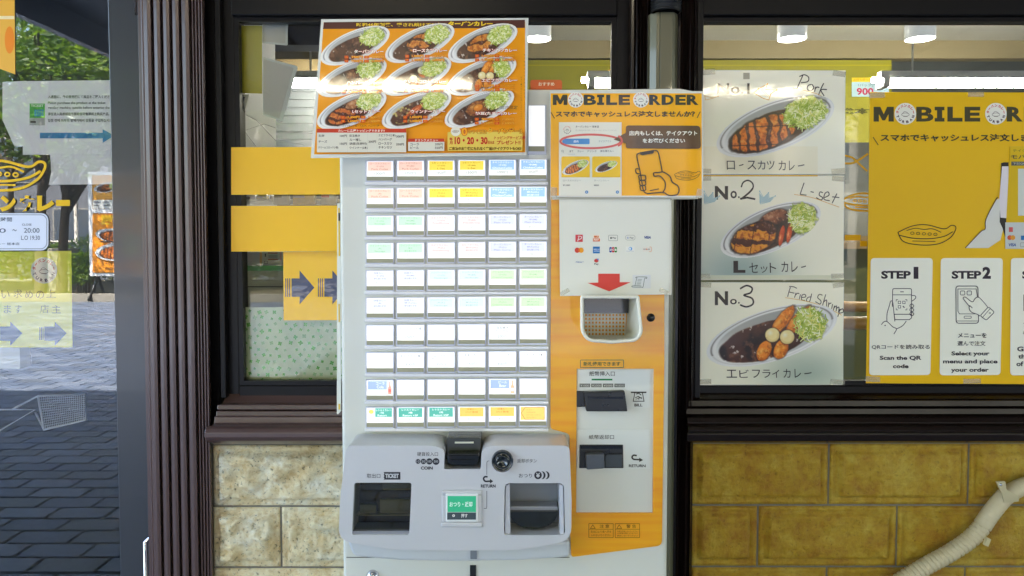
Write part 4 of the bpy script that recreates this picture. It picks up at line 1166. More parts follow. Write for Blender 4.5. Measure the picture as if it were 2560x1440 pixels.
# white plastic basket hung on the orange front
bk = thing('plastic_basket', 'small white plastic basket with square holes on the orange machine front', 'basket', P(1528, 800, YM - .006))
M_bask = mat('basket_white', S(232, 230, 214), rough=.4, var=.02)
rim = smooth_poly([(1455, 742), (1594, 742), (1603, 832), (1590, 850), (1528, 855), (1470, 850), (1455, 826)], [3, 3, 14, 12, 0, 14, 12])
bak = smooth_poly([(1459, 744), (1572, 744), (1566, 838), (1560, 842), (1528, 843), (1470, 843), (1460, 830)], [3, 3, 6, 6, 0, 6, 6])
YBf, YBb = 1.405, 1.522
n_ = len(rim)
A = [Vector(P(x, y, YBf)) for x, y in rim]; B = [Vector(P(x, y, YBb)) for x, y in bak]
MB().tube(A, .0035, 8, closed=True).build('rim', M_bask, bk, True)
wl = MB()
for i in range(n_):
    j = (i + 1) % n_
    wl.add([A[i], A[j], B[j], B[i]], [(0, 1, 2, 3)])
w_ = wl.build('side_wall', M_bask, bk)
so = w_.modifiers.new('solid', 'SOLIDIFY'); so.thickness = .0016
gb = MB()
gx = np.linspace(1461, 1563, 12 + 1); gy = np.linspace(783, 840, 7)
for x in gx: gb.pbox(x - 1.7, 780, x + 1.7, 842, YBb - .001, YBb + .002)
for y in gy: gb.pbox(1461, y - 1.9, 1564, y + 1.9, YBb - .0012, YBb + .0018)
gb.build('grid_bottom', M_bask, bk)
MB().pbox(1461, 744, 1572, 783, YBb - .02, YBb + .001).pbox(1461, 783, 1566, 842, YBb + .0022, YBb + .0035).build('reader_window', M_dark, bk)
rb = MB()
for k in range(9):
    t = (k + .5) / 9
    for (i0, i1) in ((0.1, 0.9),):
        pass
for sx0, sy0, sx1, sy1, bx0, by0, bx1, by1, n in ((1594, 742, 1603, 832, 1572, 744, 1566, 838, 12), (1470, 850, 1590, 850, 1470, 843, 1560, 842, 14)):
    for k in range(1, n):
        t = k / n
        a = Vector(P(sx0 + (sx1 - sx0) * t, sy0 + (sy1 - sy0) * t, YBf)); b = Vector(P(bx0 + (bx1 - bx0) * t, by0 + (by1 - by0) * t, YBb))
        off = Vector((-.001, 0, 0)) if n == 12 else Vector((0, 0, .001))
        rb.tube([a.lerp(b, .12) + off, a.lerp(b, .9) + off], .0011, 4)
rb.build('wall_rib', M_bask, bk)

# ================================================================== EMBLEM (round shop badge) used on several sheets
def badge(q, cx, cy, r, dark=(70, 40, 50), red=(206, 60, 60), bg=(240, 238, 226), line=(120, 104, 92)):
    q.ell(cx, cy, r, r, bg, n=36)
    for i, t_ in enumerate('ターバンカレー'):
        a = math.radians(168 - i * (156 / 6)); rr = r * .76
        x, y = cx + rr * math.cos(a), cy - rr * math.sin(a)
        s_ = r * .13
        h_ = s_ * (.25 if t_ == 'ー' else 1)
        q.text(t_, x - s_, y - h_, x + s_, y + h_, red, bold=.04, rot=-(90 - math.degrees(a)) )
    for i, t_ in enumerate('TURBAN'):
        a = math.radians(200 + i * 28); rr = r * .76
        x, y = cx + rr * math.cos(a), cy - rr * math.sin(a)
        s_ = r * .12
        q.text(t_, x - s_, y - s_, x + s_, y + s_, dark, bold=.05, rot=math.degrees(a) + 90)
    # a plain curry dish in the middle
    w = max(.6, r * .035)
    q.ring(cx, cy + r * .08, r * .36, r * .15, w, line, 20)
    q.curve([(cx - r * .3, cy + r * .04), (cx - r * .1, cy - r * .2), (cx + r * .12, cy - r * .14), (cx + r * .28, cy + r * .02)], w, line)
    q.line([(cx - r * .2, cy + r * .26), (cx + r * .2, cy + r * .26)], w, line)

def dish_line(q, cx, cy, s, col, w):
    """line drawing of a boat-shaped curry dish"""
    f = lambda pts: [(cx + x * s, cy + y * s) for x, y in pts]
    q.curve(f([(-1, -.1), (-.5, -.32), (0, -.36), (.6, -.22), (.85, -.34), (1.0, -.3), (.98, -.14), (.8, .1), (.4, .3), (-.2, .34), (-.8, .22), (-1, -.1)]), w, col)
    q.curve(f([(-.95, 0), (-.5, .1), (.1, .12), (.6, .04), (.9, -.12)]), w, col)
    q.curve(f([(-.7, -.16), (-.4, -.24), (-.1, -.2), (.2, -.22), (.5, -.1)]), w * .8, col)
    for i in range(5): q.ring(cx + s * (-.5 + i * .2), cy + s * (-.07 + .01 * i), s * .06, s * .045, w * .6, col, 10)
    q.line(f([(-.5, .2), (.3, .22)]), w * .7, col)

# ================================================================== POSTERS
# --- the big menu sheet leaning on the machine top
plM = Plane(p0=P(1050, 393, 1.450), n=(0, -math.cos(math.radians(9.5)), math.sin(math.radians(9.5))))
mp_ = thing('menu_poster', 'laminated orange menu of nine curry dishes leaning on the machine top', 'poster', tuple(plM.hit(1048, 393)))
sheet('laminated_sheet', plM, [(803, 48), (1321, 45), (1316, 388), (777, 395)], M_lam, mp_, .0012)
def mx(zx, zy): return 770 + zx / 3.891, 30 + zy / 3.891
q = Print(plM, .0003)
OR = (246, 160, 0)
q.poly([mx(152, 100), mx(2112, 92), mx(2112, 1365), mx(60, 1385)], OR)
q.poly([mx(155, 100), mx(2110, 76), mx(2110, 155), mx(146, 166)], (84, 44, 34))
a = mx(470, 106); b = mx(1310, 142)
q.text('昭和46年創業、愛され続けて50年', a[0], a[1], b[0], b[1], (246, 206, 40), bold=.03)
a = mx(1362, 90); b = mx(1795, 138)
q.text('ターバンカレー', a[0], a[1], b[0], b[1], (246, 206, 40), bold=.06)
DI = [(458, 328, 'plain', 'ターバンカレー', (455, 380, 740), '750', '800', '950', '1,400'),
      (1088, 305, 'porkm', 'ロースカツカレー', (1025, 372, 1355), '1,000', '1,050', '1,200', '1,350'),
      (1700, 308, 'chicken', 'チキンカツカレー', (1700, 370, 2032), '1,000', '1,050', '1,200', '1,350'),
      (430, 640, 'hamburger', 'ハンバーグカレー', (385, 683, 718), '1,000', '1,050', '1,200', '1,350'),
      (1058, 628, 'croquette', 'クリームコロッケカレー', (935, 674, 1345), '1,000', '1,050', '1,200', '1,350'),
      (1690, 628, 'shrimp', 'エビフライカレー', (1690, 662, 2035), '1,150', '1,200', '1,350', '1,500'),
      (430, 958, 'lsetm', 'Lセットカレー', (440, 966, 710), '1,450', '1,500', '1,650', '1,800'),
      (1060, 955, 'sausage', 'ウィンナーカレー', (1005, 966, 1338), '1,000', '1,050', '1,200', '1,350'),
      (1668, 948, 'natto', '納豆(たまご)カレー', (1630, 986, 2030), '950', '1,000', '1,150', '1,300')]
order = [0, 1, 2, 3, 4, 5, 6, 7, 8]
for i in order:
    zx, zy, kind, nm, (tx0, ty, tx1), p1, p2, p3, p4 = DI[i]
    cx, cy = mx(zx, zy)
    q.ell(cx, cy, 93, 37, (244, 240, 228), rot=23)
    dish_print(q, cx, cy, 91, 35.5, 23, kind, 118, seed=i + 2, glow=.06)
for i in order:
    zx, zy, kind, nm, (tx0, ty, tx1), p1, p2, p3, p4 = DI[i]
    a = mx(tx0, ty); b = mx(tx1, ty + 34)
    q.text(nm, a[0] - .8, a[1] - .8, b[0] + .8, b[1] + .8, (196, 40, 20), bold=.10)
    q.text(nm, a[0], a[1], b[0], b[1], (255, 250, 236), bold=.035)
    for rw, (l, v, l2, v2) in enumerate((('小', p1, '中', p2), ('大', p3, '特大', p4))):
        y0 = ty + 58 + rw * 38; xe = tx1 + (0 if i % 3 else 0)
        xs = xe - (378 if i % 3 == 0 else 405)
        for (lx, t_, wd) in ((xs, l, 38), (xs + 190, l2, 46)):
            c0 = mx(lx, y0); c1 = mx(lx + wd, y0 + 28)
            q.rect(c0[0], c0[1], c1[0], c1[1], (222, 84, 14), 1.5)
            q.text(t_, c0[0] + 2.5, c0[1] + .8, c1[0] - 2.5, c1[1] - .8, (250, 190, 60))
        for (lx, t_) in ((xs + 66, v + '円'), (xs + 266, v2 + '円')):
            c0 = mx(lx, y0 + 1); c1 = mx(lx + 112, y0 + 27)
            q.text(t_, c0[0] - .6, c0[1] - .6, c1[0] + .6, c1[1] + .6, (206, 66, 8), bold=.09)
            q.text(t_, c0[0], c0[1], c1[0], c1[1], (252, 188, 40), bold=.03)
a = mx(345, 1112); b = mx(700, 1130); q.text('ウィンナー、ロースカツ、ハンバーグ', a[0], a[1], b[0], b[1], (90, 70, 10), bold=.02)
def tb(x0, y0, x1, y1, c, r=0):
    a = mx(x0, y0); b = mx(x1, y1); q.rect(a[0], a[1], b[0], b[1], c, r)
def tt(t_, x0, y0, x1, y1, c=(60, 50, 46), bold=.015, **k):
    a = mx(x0, y0); b = mx(x1, y1); q.text(t_, a[0], a[1], b[0], b[1], c, bold=bold, **k)
tb(100, 1152, 962, 1378, (228, 224, 206)); tb(100, 1150, 962, 1188, (206, 62, 30))
tt('カレーに各種トッピングできます!!', 305, 1156, 755, 1182, (255, 240, 220), .02)
for x in (395, 590, 680): tb(x - 1, 1192, x + 1, 1376, (206, 206, 190))
for t_, x0, y0, x1, h in (('生卵', 115, 1206, 170, 24), ('チーズ', 115, 1262, 198, 24), ('クリームコロッケ(1個)', 112, 1320, 306, 26), ('100円', 322, 1208, 388, 24), ('150円', 322, 1284, 388, 24), ('目玉焼き', 415, 1206, 515, 24), ('ルー増し', 415, 1244, 528, 26), ('納豆(生卵付)', 415, 1282, 582, 28), ('ウインナー(2本)', 415, 1322, 588, 28), ('200円', 598, 1264, 670, 24), ('エビフライ(1本)', 695, 1202, 860, 28), ('ハンバーグ', 695, 1240, 825, 26), ('ロースカツ', 695, 1280, 825, 26), ('チキンカツ', 695, 1318, 825, 26), ('300円', 866, 1214, 940, 24), ('350円', 866, 1290, 940, 24)):
    tt(t_, x0, y0, x1, y0 + h)
tb(980, 1246, 1330, 1366, (228, 224, 206)); tb(980, 1246, 1330, 1278, (206, 62, 30)); tt('ドリンクメニュー', 1050, 1249, 1270, 1275, (255, 240, 220), .02)
tt('コーラ', 1002, 1290, 1085, 1314); tt('200円', 1240, 1288, 1314, 1314); tt('ビール', 1002, 1322, 1085, 1346); tt('550円', 1240, 1322, 1314, 1348)
tb(1362, 1182, 2085, 1366, (236, 206, 88), 3)
a = mx(1440, 1178); q.ell(a[0], a[1], 12, 11.5, (236, 232, 214)); dish_line(q, a[0], a[1], 8, (150, 130, 110), .7)
tt('0', 1492, 1136, 1558, 1222, (196, 60, 20), .10); tt('0', 1496, 1140, 1554, 1218, (248, 170, 20), .04)
a = mx(1562, 1160); b = mx(1740, 1202); q.otext('のつく日は', a[0], a[1], b[0], b[1], (248, 190, 40), (150, 50, 10), .02, .06)
a = mx(1748, 1146); b = mx(2080, 1200); q.otext('ターバンデー!!', a[0], a[1], b[0], b[1], (248, 190, 40), (150, 50, 10), .03, .06)
tt('毎', 1380, 1236, 1410, 1266, (200, 40, 20), .03); tt('月', 1380, 1272, 1410, 1304, (200, 40, 20), .03)
tt('10・20・30', 1430, 1232, 1748, 1302, (206, 30, 24), .04); tt('日は', 1752, 1270, 1815, 1300, (200, 40, 20), .02)
tt('トッピングサービス券', 1812, 1222, 2110, 1256, (200, 40, 20), .02, shear=.02); tt('プレゼント!!', 1838, 1264, 2066, 1304, (200, 40, 20), .03)
tt('ご来店のお客様にもれなく進呈!!テイクアウトもOK!!', 1378, 1326, 2076, 1360, (120, 84, 6), .05)
for k, (x, t_) in enumerate(((2104, '表示価格はすべて税込みです'), (2074, '別途ソースをかけてお召し上がりください'))):
    for j, ch in enumerate(t_):
        y = (430 if k == 0 else 650) + j * (22 if k else 34)
        tt(ch, x - 6, y, x + 6, y + 15, (150, 96, 20), .0)
tt('店内限定', 1872, 930, 2034, 964, (60, 66, 40), .0, shear=.04)
q.build('menu_print', M_gloss, mp_)

# --- mobile order poster on the machine
plO = Plane(Y=1.500)
mo = thing('order_poster', 'orange mobile order poster with phone and speech bubble above the paper arrow', 'poster', P(1565, 490, 1.5))
sheet('backing_card', Plane(Y=1.5225), [(1322, 226), (1700, 222), (1742, 230), (1742, 400), (1322, 400)], M_paper, mo, .0012)
sheet('laminated_sheet', plO, [(1374, 226), (1757, 228), (1758, 494), (1376, 492)], M_lam, mo, .001)
def ox(zx, zy): return 1320 + zx / 4.8, 200 + zy / 4.8
def mobile_title(q, x0, y0, h, w, gap2=None, K=(48, 44, 40)):
    """MOBILE ORDER with round badges for the two O letters; w = full width"""
    u = w / 1745.0
    L = [('M', 0, 175), ('B', 370, 520), ('I', 530, 615), ('L', 640, 772), ('E', 790, 925), ('R', 1155, 1295), ('D', 1305, 1450), ('E', 1470, 1595), ('R', 1605, 1748)]
    for ch, a, b in L:
        if ch not in 'MI': q.text(ch, x0 + a * u, y0, x0 + b * u, y0 + h, K, bold=.035)
        if ch == 'I':
            q.rect(x0 + a * u, y0, x0 + b * u, y0 + h * .24, K); q.rect(x0 + a * u, y0 + h * .76, x0 + b * u, y0 + h, K)
            q.rect(x0 + (a + 20) * u, y0, x0 + (b - 20) * u, y0 + h, K)
        else:                                                     # heavier stems
            q.rect(x0 + a * u, y0, x0 + (a + 48) * u, y0 + h, K) if ch in 'BLERD' else None
            if ch in 'LE': q.rect(x0 + a * u, y0 + h * .75, x0 + b * u, y0 + h, K)
            if ch == 'E': q.rect(x0 + a * u, y0, x0 + b * u, y0 + h * .25, K); q.rect(x0 + a * u, y0 + h * .39, x0 + (b - 12) * u, y0 + h * .61, K)
            if ch == 'M':
                q.rect(x0 + a * u, y0, x0 + (a + 46) * u, y0 + h, K); q.rect(x0 + (b - 46) * u, y0, x0 + b * u, y0 + h, K)
                mid = (a + b) / 2
                q.poly([(x0 + (a + 10) * u, y0), (x0 + (a + 58) * u, y0), (x0 + mid * u, y0 + h * .5), (x0 + (b - 58) * u, y0), (x0 + (b - 10) * u, y0), (x0 + (mid + 12) * u, y0 + h * .92), (x0 + (mid - 12) * u, y0 + h * .92)], K)
q = Print(plO, .0003)
YO = (250, 178, 0)
a = ox(272, 160); b = ox(2085, 1388)
q.rect(a[0], a[1], b[0], b[1], YO)
a = ox(298, 178)
mobile_title(q, a[0], a[1], 25.5, 1745 / 4.8)
a = ox(572, 238); badge(q, a[0], a[1], 19.5); a = ox(1354, 238); badge(q, a[0], a[1], 19.5)
a = ox(330, 372); b = ox(2000, 446)
q.text('スマホでキャッシュレス注文しませんか？', a[0], a[1], b[0], b[1], (52, 46, 40), bold=.035)
q.line([ox(276, 390), ox(318, 462)], 1.8, (52, 46, 40)); q.line([ox(2064, 382), ox(2026, 458)], 1.8, (52, 46, 40))
a = ox(370, 508); b = ox(1122, 1388); q.rect(a[0], a[1], b[0], b[1], (230, 230, 216))
a = ox(470, 600); badge(q, a[0], a[1], 11.5, bg=(230, 230, 216), line=(90, 90, 90))
def ot(t_, x0, y0, x1, y1, c=(70, 70, 66), bold=.015): a = ox(x0, y0); b = ox(x1, y1); q.text(t_, a[0], a[1], b[0], b[1], c, bold=bold)
ot('ターバンカレー 総本店', 570, 548, 850, 574); ot('石川県金沢市広坂１丁目１−４８ ラヴィリング２０', 570, 596, 1058, 616, (176, 178, 172), 0)
a = ox(410, 705); b = ox(738, 772); q.rect(a[0], a[1], b[0], b[1], (62, 140, 206), 2.5); ot('店内', 545, 724, 604, 754, (225, 240, 250), .03)
ot('テイクアウト', 846, 724, 998, 750, (150, 156, 160), .01)
a = ox(748, 738); q.ring(a[0], a[1], 75, 17, 5.2, (214, 88, 82), 48)
a = ox(414, 854); q.ring(a[0], a[1], 2.3, 2.3, .7, (90, 90, 90), 14); q.line([ox(422, 864), ox(430, 874)], .7, (90, 90, 90))
ot('全て', 494, 842, 542, 868); ot('カレー', 592, 844, 668, 868, (110, 112, 108)); ot('ドリンク', 714, 844, 820, 868, (110, 112, 108)); ot('持ち帰りルー', 866, 842, 1030, 868, (110, 112, 108))
a = ox(476, 890); b = ox(562, 893); q.rect(a[0], a[1], b[0], b[1], (70, 140, 190))
for x0, x1, kd, sx, sy, al, bl in ((400, 740, 'small_pork', 570, 1048, 36, 14.5), (768, 1106, 'plain', 936, 1040, 30, 11.5)):
    a = ox(x0, 918); b = ox(x1, 1168)
    q.poly([(a[0], b[1])] + [(a[0], a[1] + 4), (a[0] + 1.2, a[1] + 1.2), (a[0] + 4, a[1]), (b[0] - 4, a[1]), (b[0] - 1.2, a[1] + 1.2), (b[0], a[1] + 4), (b[0], b[1])], (244, 196, 8))
    c_ = ox(sx, sy); dish_print(q, c_[0], c_[1], al, bl, 24 if kd != 'plain' else 20, kd, 60, seed=5)
ot('ロースカツカレー', 418, 1198, 632, 1218, (150, 150, 144), .0); ot('¥1,000', 418, 1254, 502, 1276, (90, 90, 88)); ot('ターバンカレー', 790, 1196, 972, 1218, (150, 150, 144), 0); ot('¥800', 788, 1254, 848, 1274, (90, 90, 88))
for x in (702, 1070):
    a = ox(x, 1346); q.ell(a[0], a[1], 4, 4, (56, 130, 190)); q.rect(a[0] - 1.8, a[1] - .4, a[0] + 1.8, a[1] + .4, (230, 240, 250)); q.rect(a[0] - .4, a[1] - 1.8, a[0] + .4, a[1] + 1.8, (230, 240, 250))
BR = (92, 66, 44)
q.poly([ox(x, y) for x, y in smooth_poly([(1172, 548), (2062, 552), (2070, 828), (1172, 822), (1172, 765), (1024, 715), (1172, 636)], [34, 44, 44, 34, 10, 0, 10])], BR)
a = ox(1122, 738); q.curve([ox(1080, 672), ox(1112, 700), ox(1124, 738), ox(1108, 772), ox(1076, 792)], 5.0, (214, 88, 82))
ot('店内もしくは、テイクアウト', 1208, 612, 2026, 670, (240, 238, 226), .03); ot('をお選びください', 1372, 704, 1880, 758, (240, 238, 226), .03)
def ol(pts, w=3.4, closed=False): q.curve([ox(x, y) for x, y in pts], w, (62, 48, 30), 5, closed)
q.poly([ox(x, y) for x, y in ((1338, 880), (1510, 848), (1506, 874), (1490, 886), (1370, 906), (1346, 898))], (62, 48, 30))
ol([(1420, 1362), (1380, 1320), (1345, 1120), (1305, 930), (1320, 886), (1400, 866), (1520, 848), (1552, 862), (1566, 900), (1590, 1010), (1606, 1104)], 3.0)
ol([(1336, 1128), (1300, 1120), (1288, 1090), (1296, 1068), (1326, 1070)], 2.8)
for i in range(3): ol([(1330 + i * 8, 1150 + i * 62), (1398, 1146 + i * 62), (1408, 1170 + i * 62), (1404, 1198 + i * 62), (1340 + i * 8, 1202 + i * 62), (1330 + i * 8, 1176 + i * 62)], 2.8, True)
ol([(1606, 1104), (1640, 1116), (1700, 1160), (1726, 1226), (1790, 1270), (1808, 1320), (1790, 1372), (1740, 1386), (1680, 1384), (1618, 1350), (1520, 1356), (1420, 1366)], 3.2)
ol([(1606, 1104), (1560, 1112), (1510, 1116), (1504, 1134), (1516, 1156), (1580, 1156), (1638, 1222), (1640, 1300), (1616, 1344)], 3.2)
q.line([ox(1458, 1330), ox(1566, 1308)], 2.6, (62, 48, 30))
a = ox(1906, 1150); dish_line(q, a[0], a[1], 32, (62, 48, 30), 1.0)
q.build('poster_print', M_gloss2, mo)

# --- white payment paper
wp = thing('payment_notice', 'white paper with payment marks and a red down arrow above the basket', 'notice', P(1537, 740, 1.512))
plW = Plane(Y=1.512)
sheet('paper_sheet', plW, [(1398, 497), (1676, 496), (1673, 736), (1400, 740)], M_paper, wp, .0008)
sheet('paper_sheet', Plane(Y=1.5145), [(1668, 500), (1679, 500), (1679, 737), (1668, 738)], M_paper, wp, .0005)
sheet('adhesive_tape', Plane(Y=1.5105), [(1380, 490), (1744, 491), (1744, 498), (1380, 499)], mat('tape', S(206, 204, 184), rough=.3, alpha=.9), wp, .0002)
q = Print(plW, .0002)
def wx(zx, zy): return 1370 + zx / 3.4282, 480 + zy / 3.4282
def wt(t_, x0, y0, x1, y1, c, bold=.02, **k): a = wx(x0, y0); b = wx(x1, y1); q.text(t_, a[0], a[1], b[0], b[1], c, bold=bold, **k)
def wr(x0, y0, x1, y1, c, r=0): a = wx(x0, y0); b = wx(x1, y1); q.rect(a[0], a[1], b[0], b[1], c, r)
def wf(x0, y0, x1, y1, w, c, r=2): a = wx(x0, y0); b = wx(x1, y1); q.frame(a[0], a[1], b[0], b[1], w, c, r)
wr(235, 366, 298, 428, (216, 74, 78)); q.curve([wx(254, 422), wx(264, 384), wx(258, 378), wx(284, 382), wx(286, 398), wx(262, 408)], 1.6, (245, 240, 235))
wr(385, 366, 444, 424, (240, 226, 206)); wr(385, 398, 444, 424, (222, 96, 30)); wt('au', 394, 374, 434, 392, (222, 110, 40), .05); wt('PAY', 392, 402, 438, 418, (250, 235, 220), .05)
wf(519, 370, 596, 418, .8, (110, 110, 104)); a = wx(540, 394); q.ell(a[0], a[1], 2.2, 2.6, (60, 60, 58)); wt('Pay', 552, 386, 584, 404, (60, 60, 58))
wf(664, 370, 746, 412, .8, (150, 150, 144), 5.5); wt('G', 676, 384, 690, 400, (90, 120, 190), .03); wt('Pay', 700, 384, 734, 404, (120, 120, 116))
wt('VISA', 820, 378, 882, 400, (44, 70, 140), .05, shear=.06)
a = wx(250, 499); q.ell(a[0], a[1], 6.3, 6.6, (214, 74, 60)); a = wx(284, 499); q.ell(a[0], a[1], 6.3, 6.6, (238, 160, 40)); a = wx(267, 499); q.ell(a[0], a[1], 2.2, 5, (226, 110, 40))
wr(385, 468, 444, 526, (46, 116, 182)); wt('AMERICAN', 390, 486, 442, 495, (225, 235, 245)); wt('EXPRESS', 396, 502, 442, 511, (225, 235, 245))
for i, c_ in enumerate(((30, 72, 150), (200, 40, 60), (50, 140, 60))): wr(526 + i * 22, 472, 546 + i * 22, 518, c_, 2); wt('JCB'[i], 529 + i * 22, 486, 543 + i * 22, 504, (245, 245, 240), .04)
wr(666, 468, 740, 516, (232, 232, 224)); a = wx(706, 486); q.ell(a[0], a[1], 4.4, 4.4, (70, 150, 210)); q.ell(a[0] - 1, a[1], 2.4, 3.2, (225, 232, 232)); wt('Diners Club', 672, 502, 734, 512, (150, 160, 170), 0)
wr(812, 470, 886, 512, (228, 222, 210)); wt('DISCOVER', 816, 486, 874, 495, (80, 70, 60)); a = wx(846, 490); q.ell(a[0], a[1], 1.6, 1.6, (230, 120, 30)); q.curve([wx(868, 472), wx(884, 474), wx(884, 508), wx(866, 511)], 1, (236, 150, 60))
wt('Alipay+', 234, 594, 304, 608, (80, 110, 170), .02, shear=.05)
q.poly([wx(396, 580), wx(414, 570), wx(432, 580), wx(432, 596), wx(412, 606), wx(396, 596)], (206, 60, 54)); a = wx(427, 577); q.ell(a[0], a[1], 2, 2, (70, 130, 200)); wt('Pay', 396, 610, 434, 628, (70, 70, 66))
q.poly([wx(430, 700), wx(614, 700), wx(614, 773), wx(708, 773), wx(524, 851), wx(338, 779), wx(430, 776)], (216, 74, 66))
wr(724, 710, 880, 826, (218, 220, 220))
G_ = (70, 92, 78)
q.curve([wx(752, 738), wx(760, 728), wx(840, 728), wx(846, 734), wx(842, 742), wx(828, 740), wx(814, 812), wx(800, 816), wx(726, 814), wx(726, 804), wx(800, 806)], 1.2, G_)
q.line([wx(762, 730), wx(744, 804)], 1.2, G_)
for k in range(5): q.line([wx(766 - k * 3 + 2, 748 + k * 12), wx(804 - k * 3, 748 + k * 12)], .9, G_)
q.build('notice_print', M_print, wp)

# --- the three ranked dish sheets on the right window
Yp = 1.921
plR = Plane(Y=Yp)
M_pr_soft = print_mat('print_rank', coat=.35, rough=.5, coatr=.1, bump=.0008, bscale=9)
def rank_sheet(label, x0, y0, x1, y1, m_sheet):
    t = thing('dish_sheet', label, 'poster', P((x0 + x1) / 2, y1, Yp), 'ranked dish sheets on the right window')
    sheet('paper_sheet', plR, [(x0, y0), (x1, y0 + 1), (x1 - 3, y1 - 1), (x0 + 1, y1)], m_sheet, t, .0008)
    return t
K = (40, 32, 34)
def crown(q, pts, col, w=1.6):
    q.line(pts, w, col, closed=True)
    for i in (1, 3, 5):
        if i < len(pts): q.ell(pts[i][0], pts[i][1], w * 1.3, w * 1.3, col, n=10)
def fade_bg(q, x0, y0, x1, y1, cx, cy, rx, ry, c0, c1, amt):
    def f(px, py):
        d = np.sqrt(((px - cx) / rx) ** 2 + ((py - cy) / ry) ** 2)
        m = np.exp(-d * d * 1.6) * amt
        return np.array(c0, float) * (1 - m[..., None]) + np.array(c1, float) * m[..., None], np.ones(px.shape)
    q.raster(x0, y0, x1, y1, 60, 40, f)
PW = (252, 249, 228)
# No.1
M_wrk = print_mat('print_wrinkled', coat=1.0, rough=.5, coatr=.06, bump=.0008, bscale=8)
t1 = rank_sheet('number one pork cutlet curry sheet with yellow crown, topmost of the three', 1747, 175, 2114, 436, M_lam)
q = Print(plR, .0003)
q.rect(1749, 177, 2112, 434, PW)
q.rect(1756, 366, 2044, 433, (248, 242, 214))
q.rect(1858, 182, 1874, 198, (170, 166, 148))
q.text('No.1', 1793, 208, 1874, 235, K, bold=.02)
crown(q, [(1884, 232), (1896, 222), (1908, 216), (1918, 210), (1914, 224), (1942, 225), (1927, 234), (1922, 250), (1908, 246)], (222, 164, 30), 1.8)
for k in range(9): q.line([(1890 + k * 4, 230 + k * 1.6), (1906 + k * 2.5, 222 + k * 2.2)], .9, (226, 176, 60))
crown(q, [(1764, 250), (1762, 240), (1778, 244), (1795, 241), (1782, 246)], (226, 176, 50), 1.2)
def pork_word(q):
    W = 2.6
    q.curve([(2007, 188), (2000, 204), (1992, 221)], W, K); q.curve([(1998, 192), (2010, 187), (2021, 193), (2019, 204), (2002, 207)], W, K)
    q.curve([(2029, 211), (2020, 214), (2018, 223), (2026, 227), (2034, 220), (2030, 211)], W, K)
    q.curve([(2039, 217), (2036, 230)], W, K); q.curve([(2037, 223), (2042, 218), (2048, 219)], W, K)
    q.curve([(2059, 208), (2052, 222), (2046, 238)], W, K); q.curve([(2067, 224), (2052, 225), (2060, 240)], W, K)
    q.curve([(1982, 220), (2010, 226), (2045, 236), (2070, 252)], 1.4, (222, 172, 74))
pork_word(q)
dish_print(q, 1938, 315, 156, 61, 20.5, 'pork', 240, seed=3)
def kata(q, t_, xs, y0, y1, col=K, bold=.0):
    for ch, (a, b) in zip(t_, xs):
        h = y1 - y0
        if ch == 'ー': q.curve([(a, y0 + h * .55), ((a + b) / 2, y0 + h * .5), (b, y0 + h * .42)], 2.4, col)
        elif ch == 'ッ': q.text(ch, a, y0 + h * .35, b, y1, col, bold=bold)
        else: q.text(ch, a, y0, b, y1, col, bold=bold, shear=-.04)
kata(q, 'ロースカツ', [(1817, 1837), (1847, 1858), (1868, 1890), (1894, 1913), (1917, 1936)], 402, 424)
kata(q, 'カレー', [(1946, 1964), (1972, 1986), (1994, 2010)], 402, 426)
q.build('sheet_print', M_wrk, t1)
# No.2
t2 = rank_sheet('number two L-set curry sheet with pale blue crowns, middle of the three', 1744, 438, 2111, 700, M_paper)
q = Print(plR, .0003)
fade_bg(q, 1746, 440, 2109, 698, 1850, 690, 150, 110, PW, (128, 158, 160), .75)
q.rect(1746, 688, 2108, 698, (218, 220, 196)); q.rect(1746, 438, 2044, 441, (228, 176, 20))
q.text('N', 1787, 465, 1820, 499, K, bold=.04); q.text('o', 1826, 477, 1842, 496, K, bold=.02); q.ell(1847, 493, 2.2, 2.2, K)
q.curve([(1853, 468), (1858, 456), (1870, 451), (1881, 458), (1882, 470), (1870, 484), (1852, 498)], [3.5] * 25 + [4.5] * 12, K); q.line([(1850, 497), (1868, 494), (1888, 498)], 4.6, K)
for cx_ in (1758, 1897):
    pts = [(cx_ + 4, 510), (cx_ + 2, 478), (cx_ + 12, 494), (cx_ + 24, 482), (cx_ + 26, 496), (cx_ + 41, 490), (cx_ + 28, 504)]
    q.poly([(cx_ + 2, 508), (cx_ + 1, 482), (cx_ + 11, 494), (cx_ + 23, 484), (cx_ + 25, 497), (cx_ + 38, 491), (cx_ + 27, 505)][::1], (182, 208, 212)); crown(q, pts, (150, 194, 208), 1.2)
W = 2.4
q.curve([(2010, 457), (2004, 474), (2000, 486)], W, K); q.line([(2000, 486), (2016, 488)], W, K); q.line([(2026, 479), (2034, 481)], W, K)
q.curve([(2057, 482), (2050, 480), (2048, 488), (2056, 494), (2052, 500), (2040, 494)], W, K); q.curve([(2061, 494), (2072, 488), (2070, 480), (2062, 484), (2060, 498), (2074, 502)], W, K); q.curve([(2092, 484), (2084, 500), (2080, 508)], W, K); q.line([(2080, 492), (2098, 494)], W, K)
q.curve([(1985, 486), (2030, 494), (2070, 508), (2098, 518)], 1.5, (224, 176, 84))
dish_print(q, 1926, 574, 134, 55, 22, 'lset', 220, seed=8)
q.text('L', 1833, 652, 1863, 682, K, bold=.05); kata(q, 'セット', [(1873, 1895), (1901, 1918), (1924, 1940)], 657, 682); kata(q, 'カレー', [(1953, 1970), (1978, 1994), (2002, 2014)], 654, 680)
q.build('sheet_print', M_pr_soft, t2)
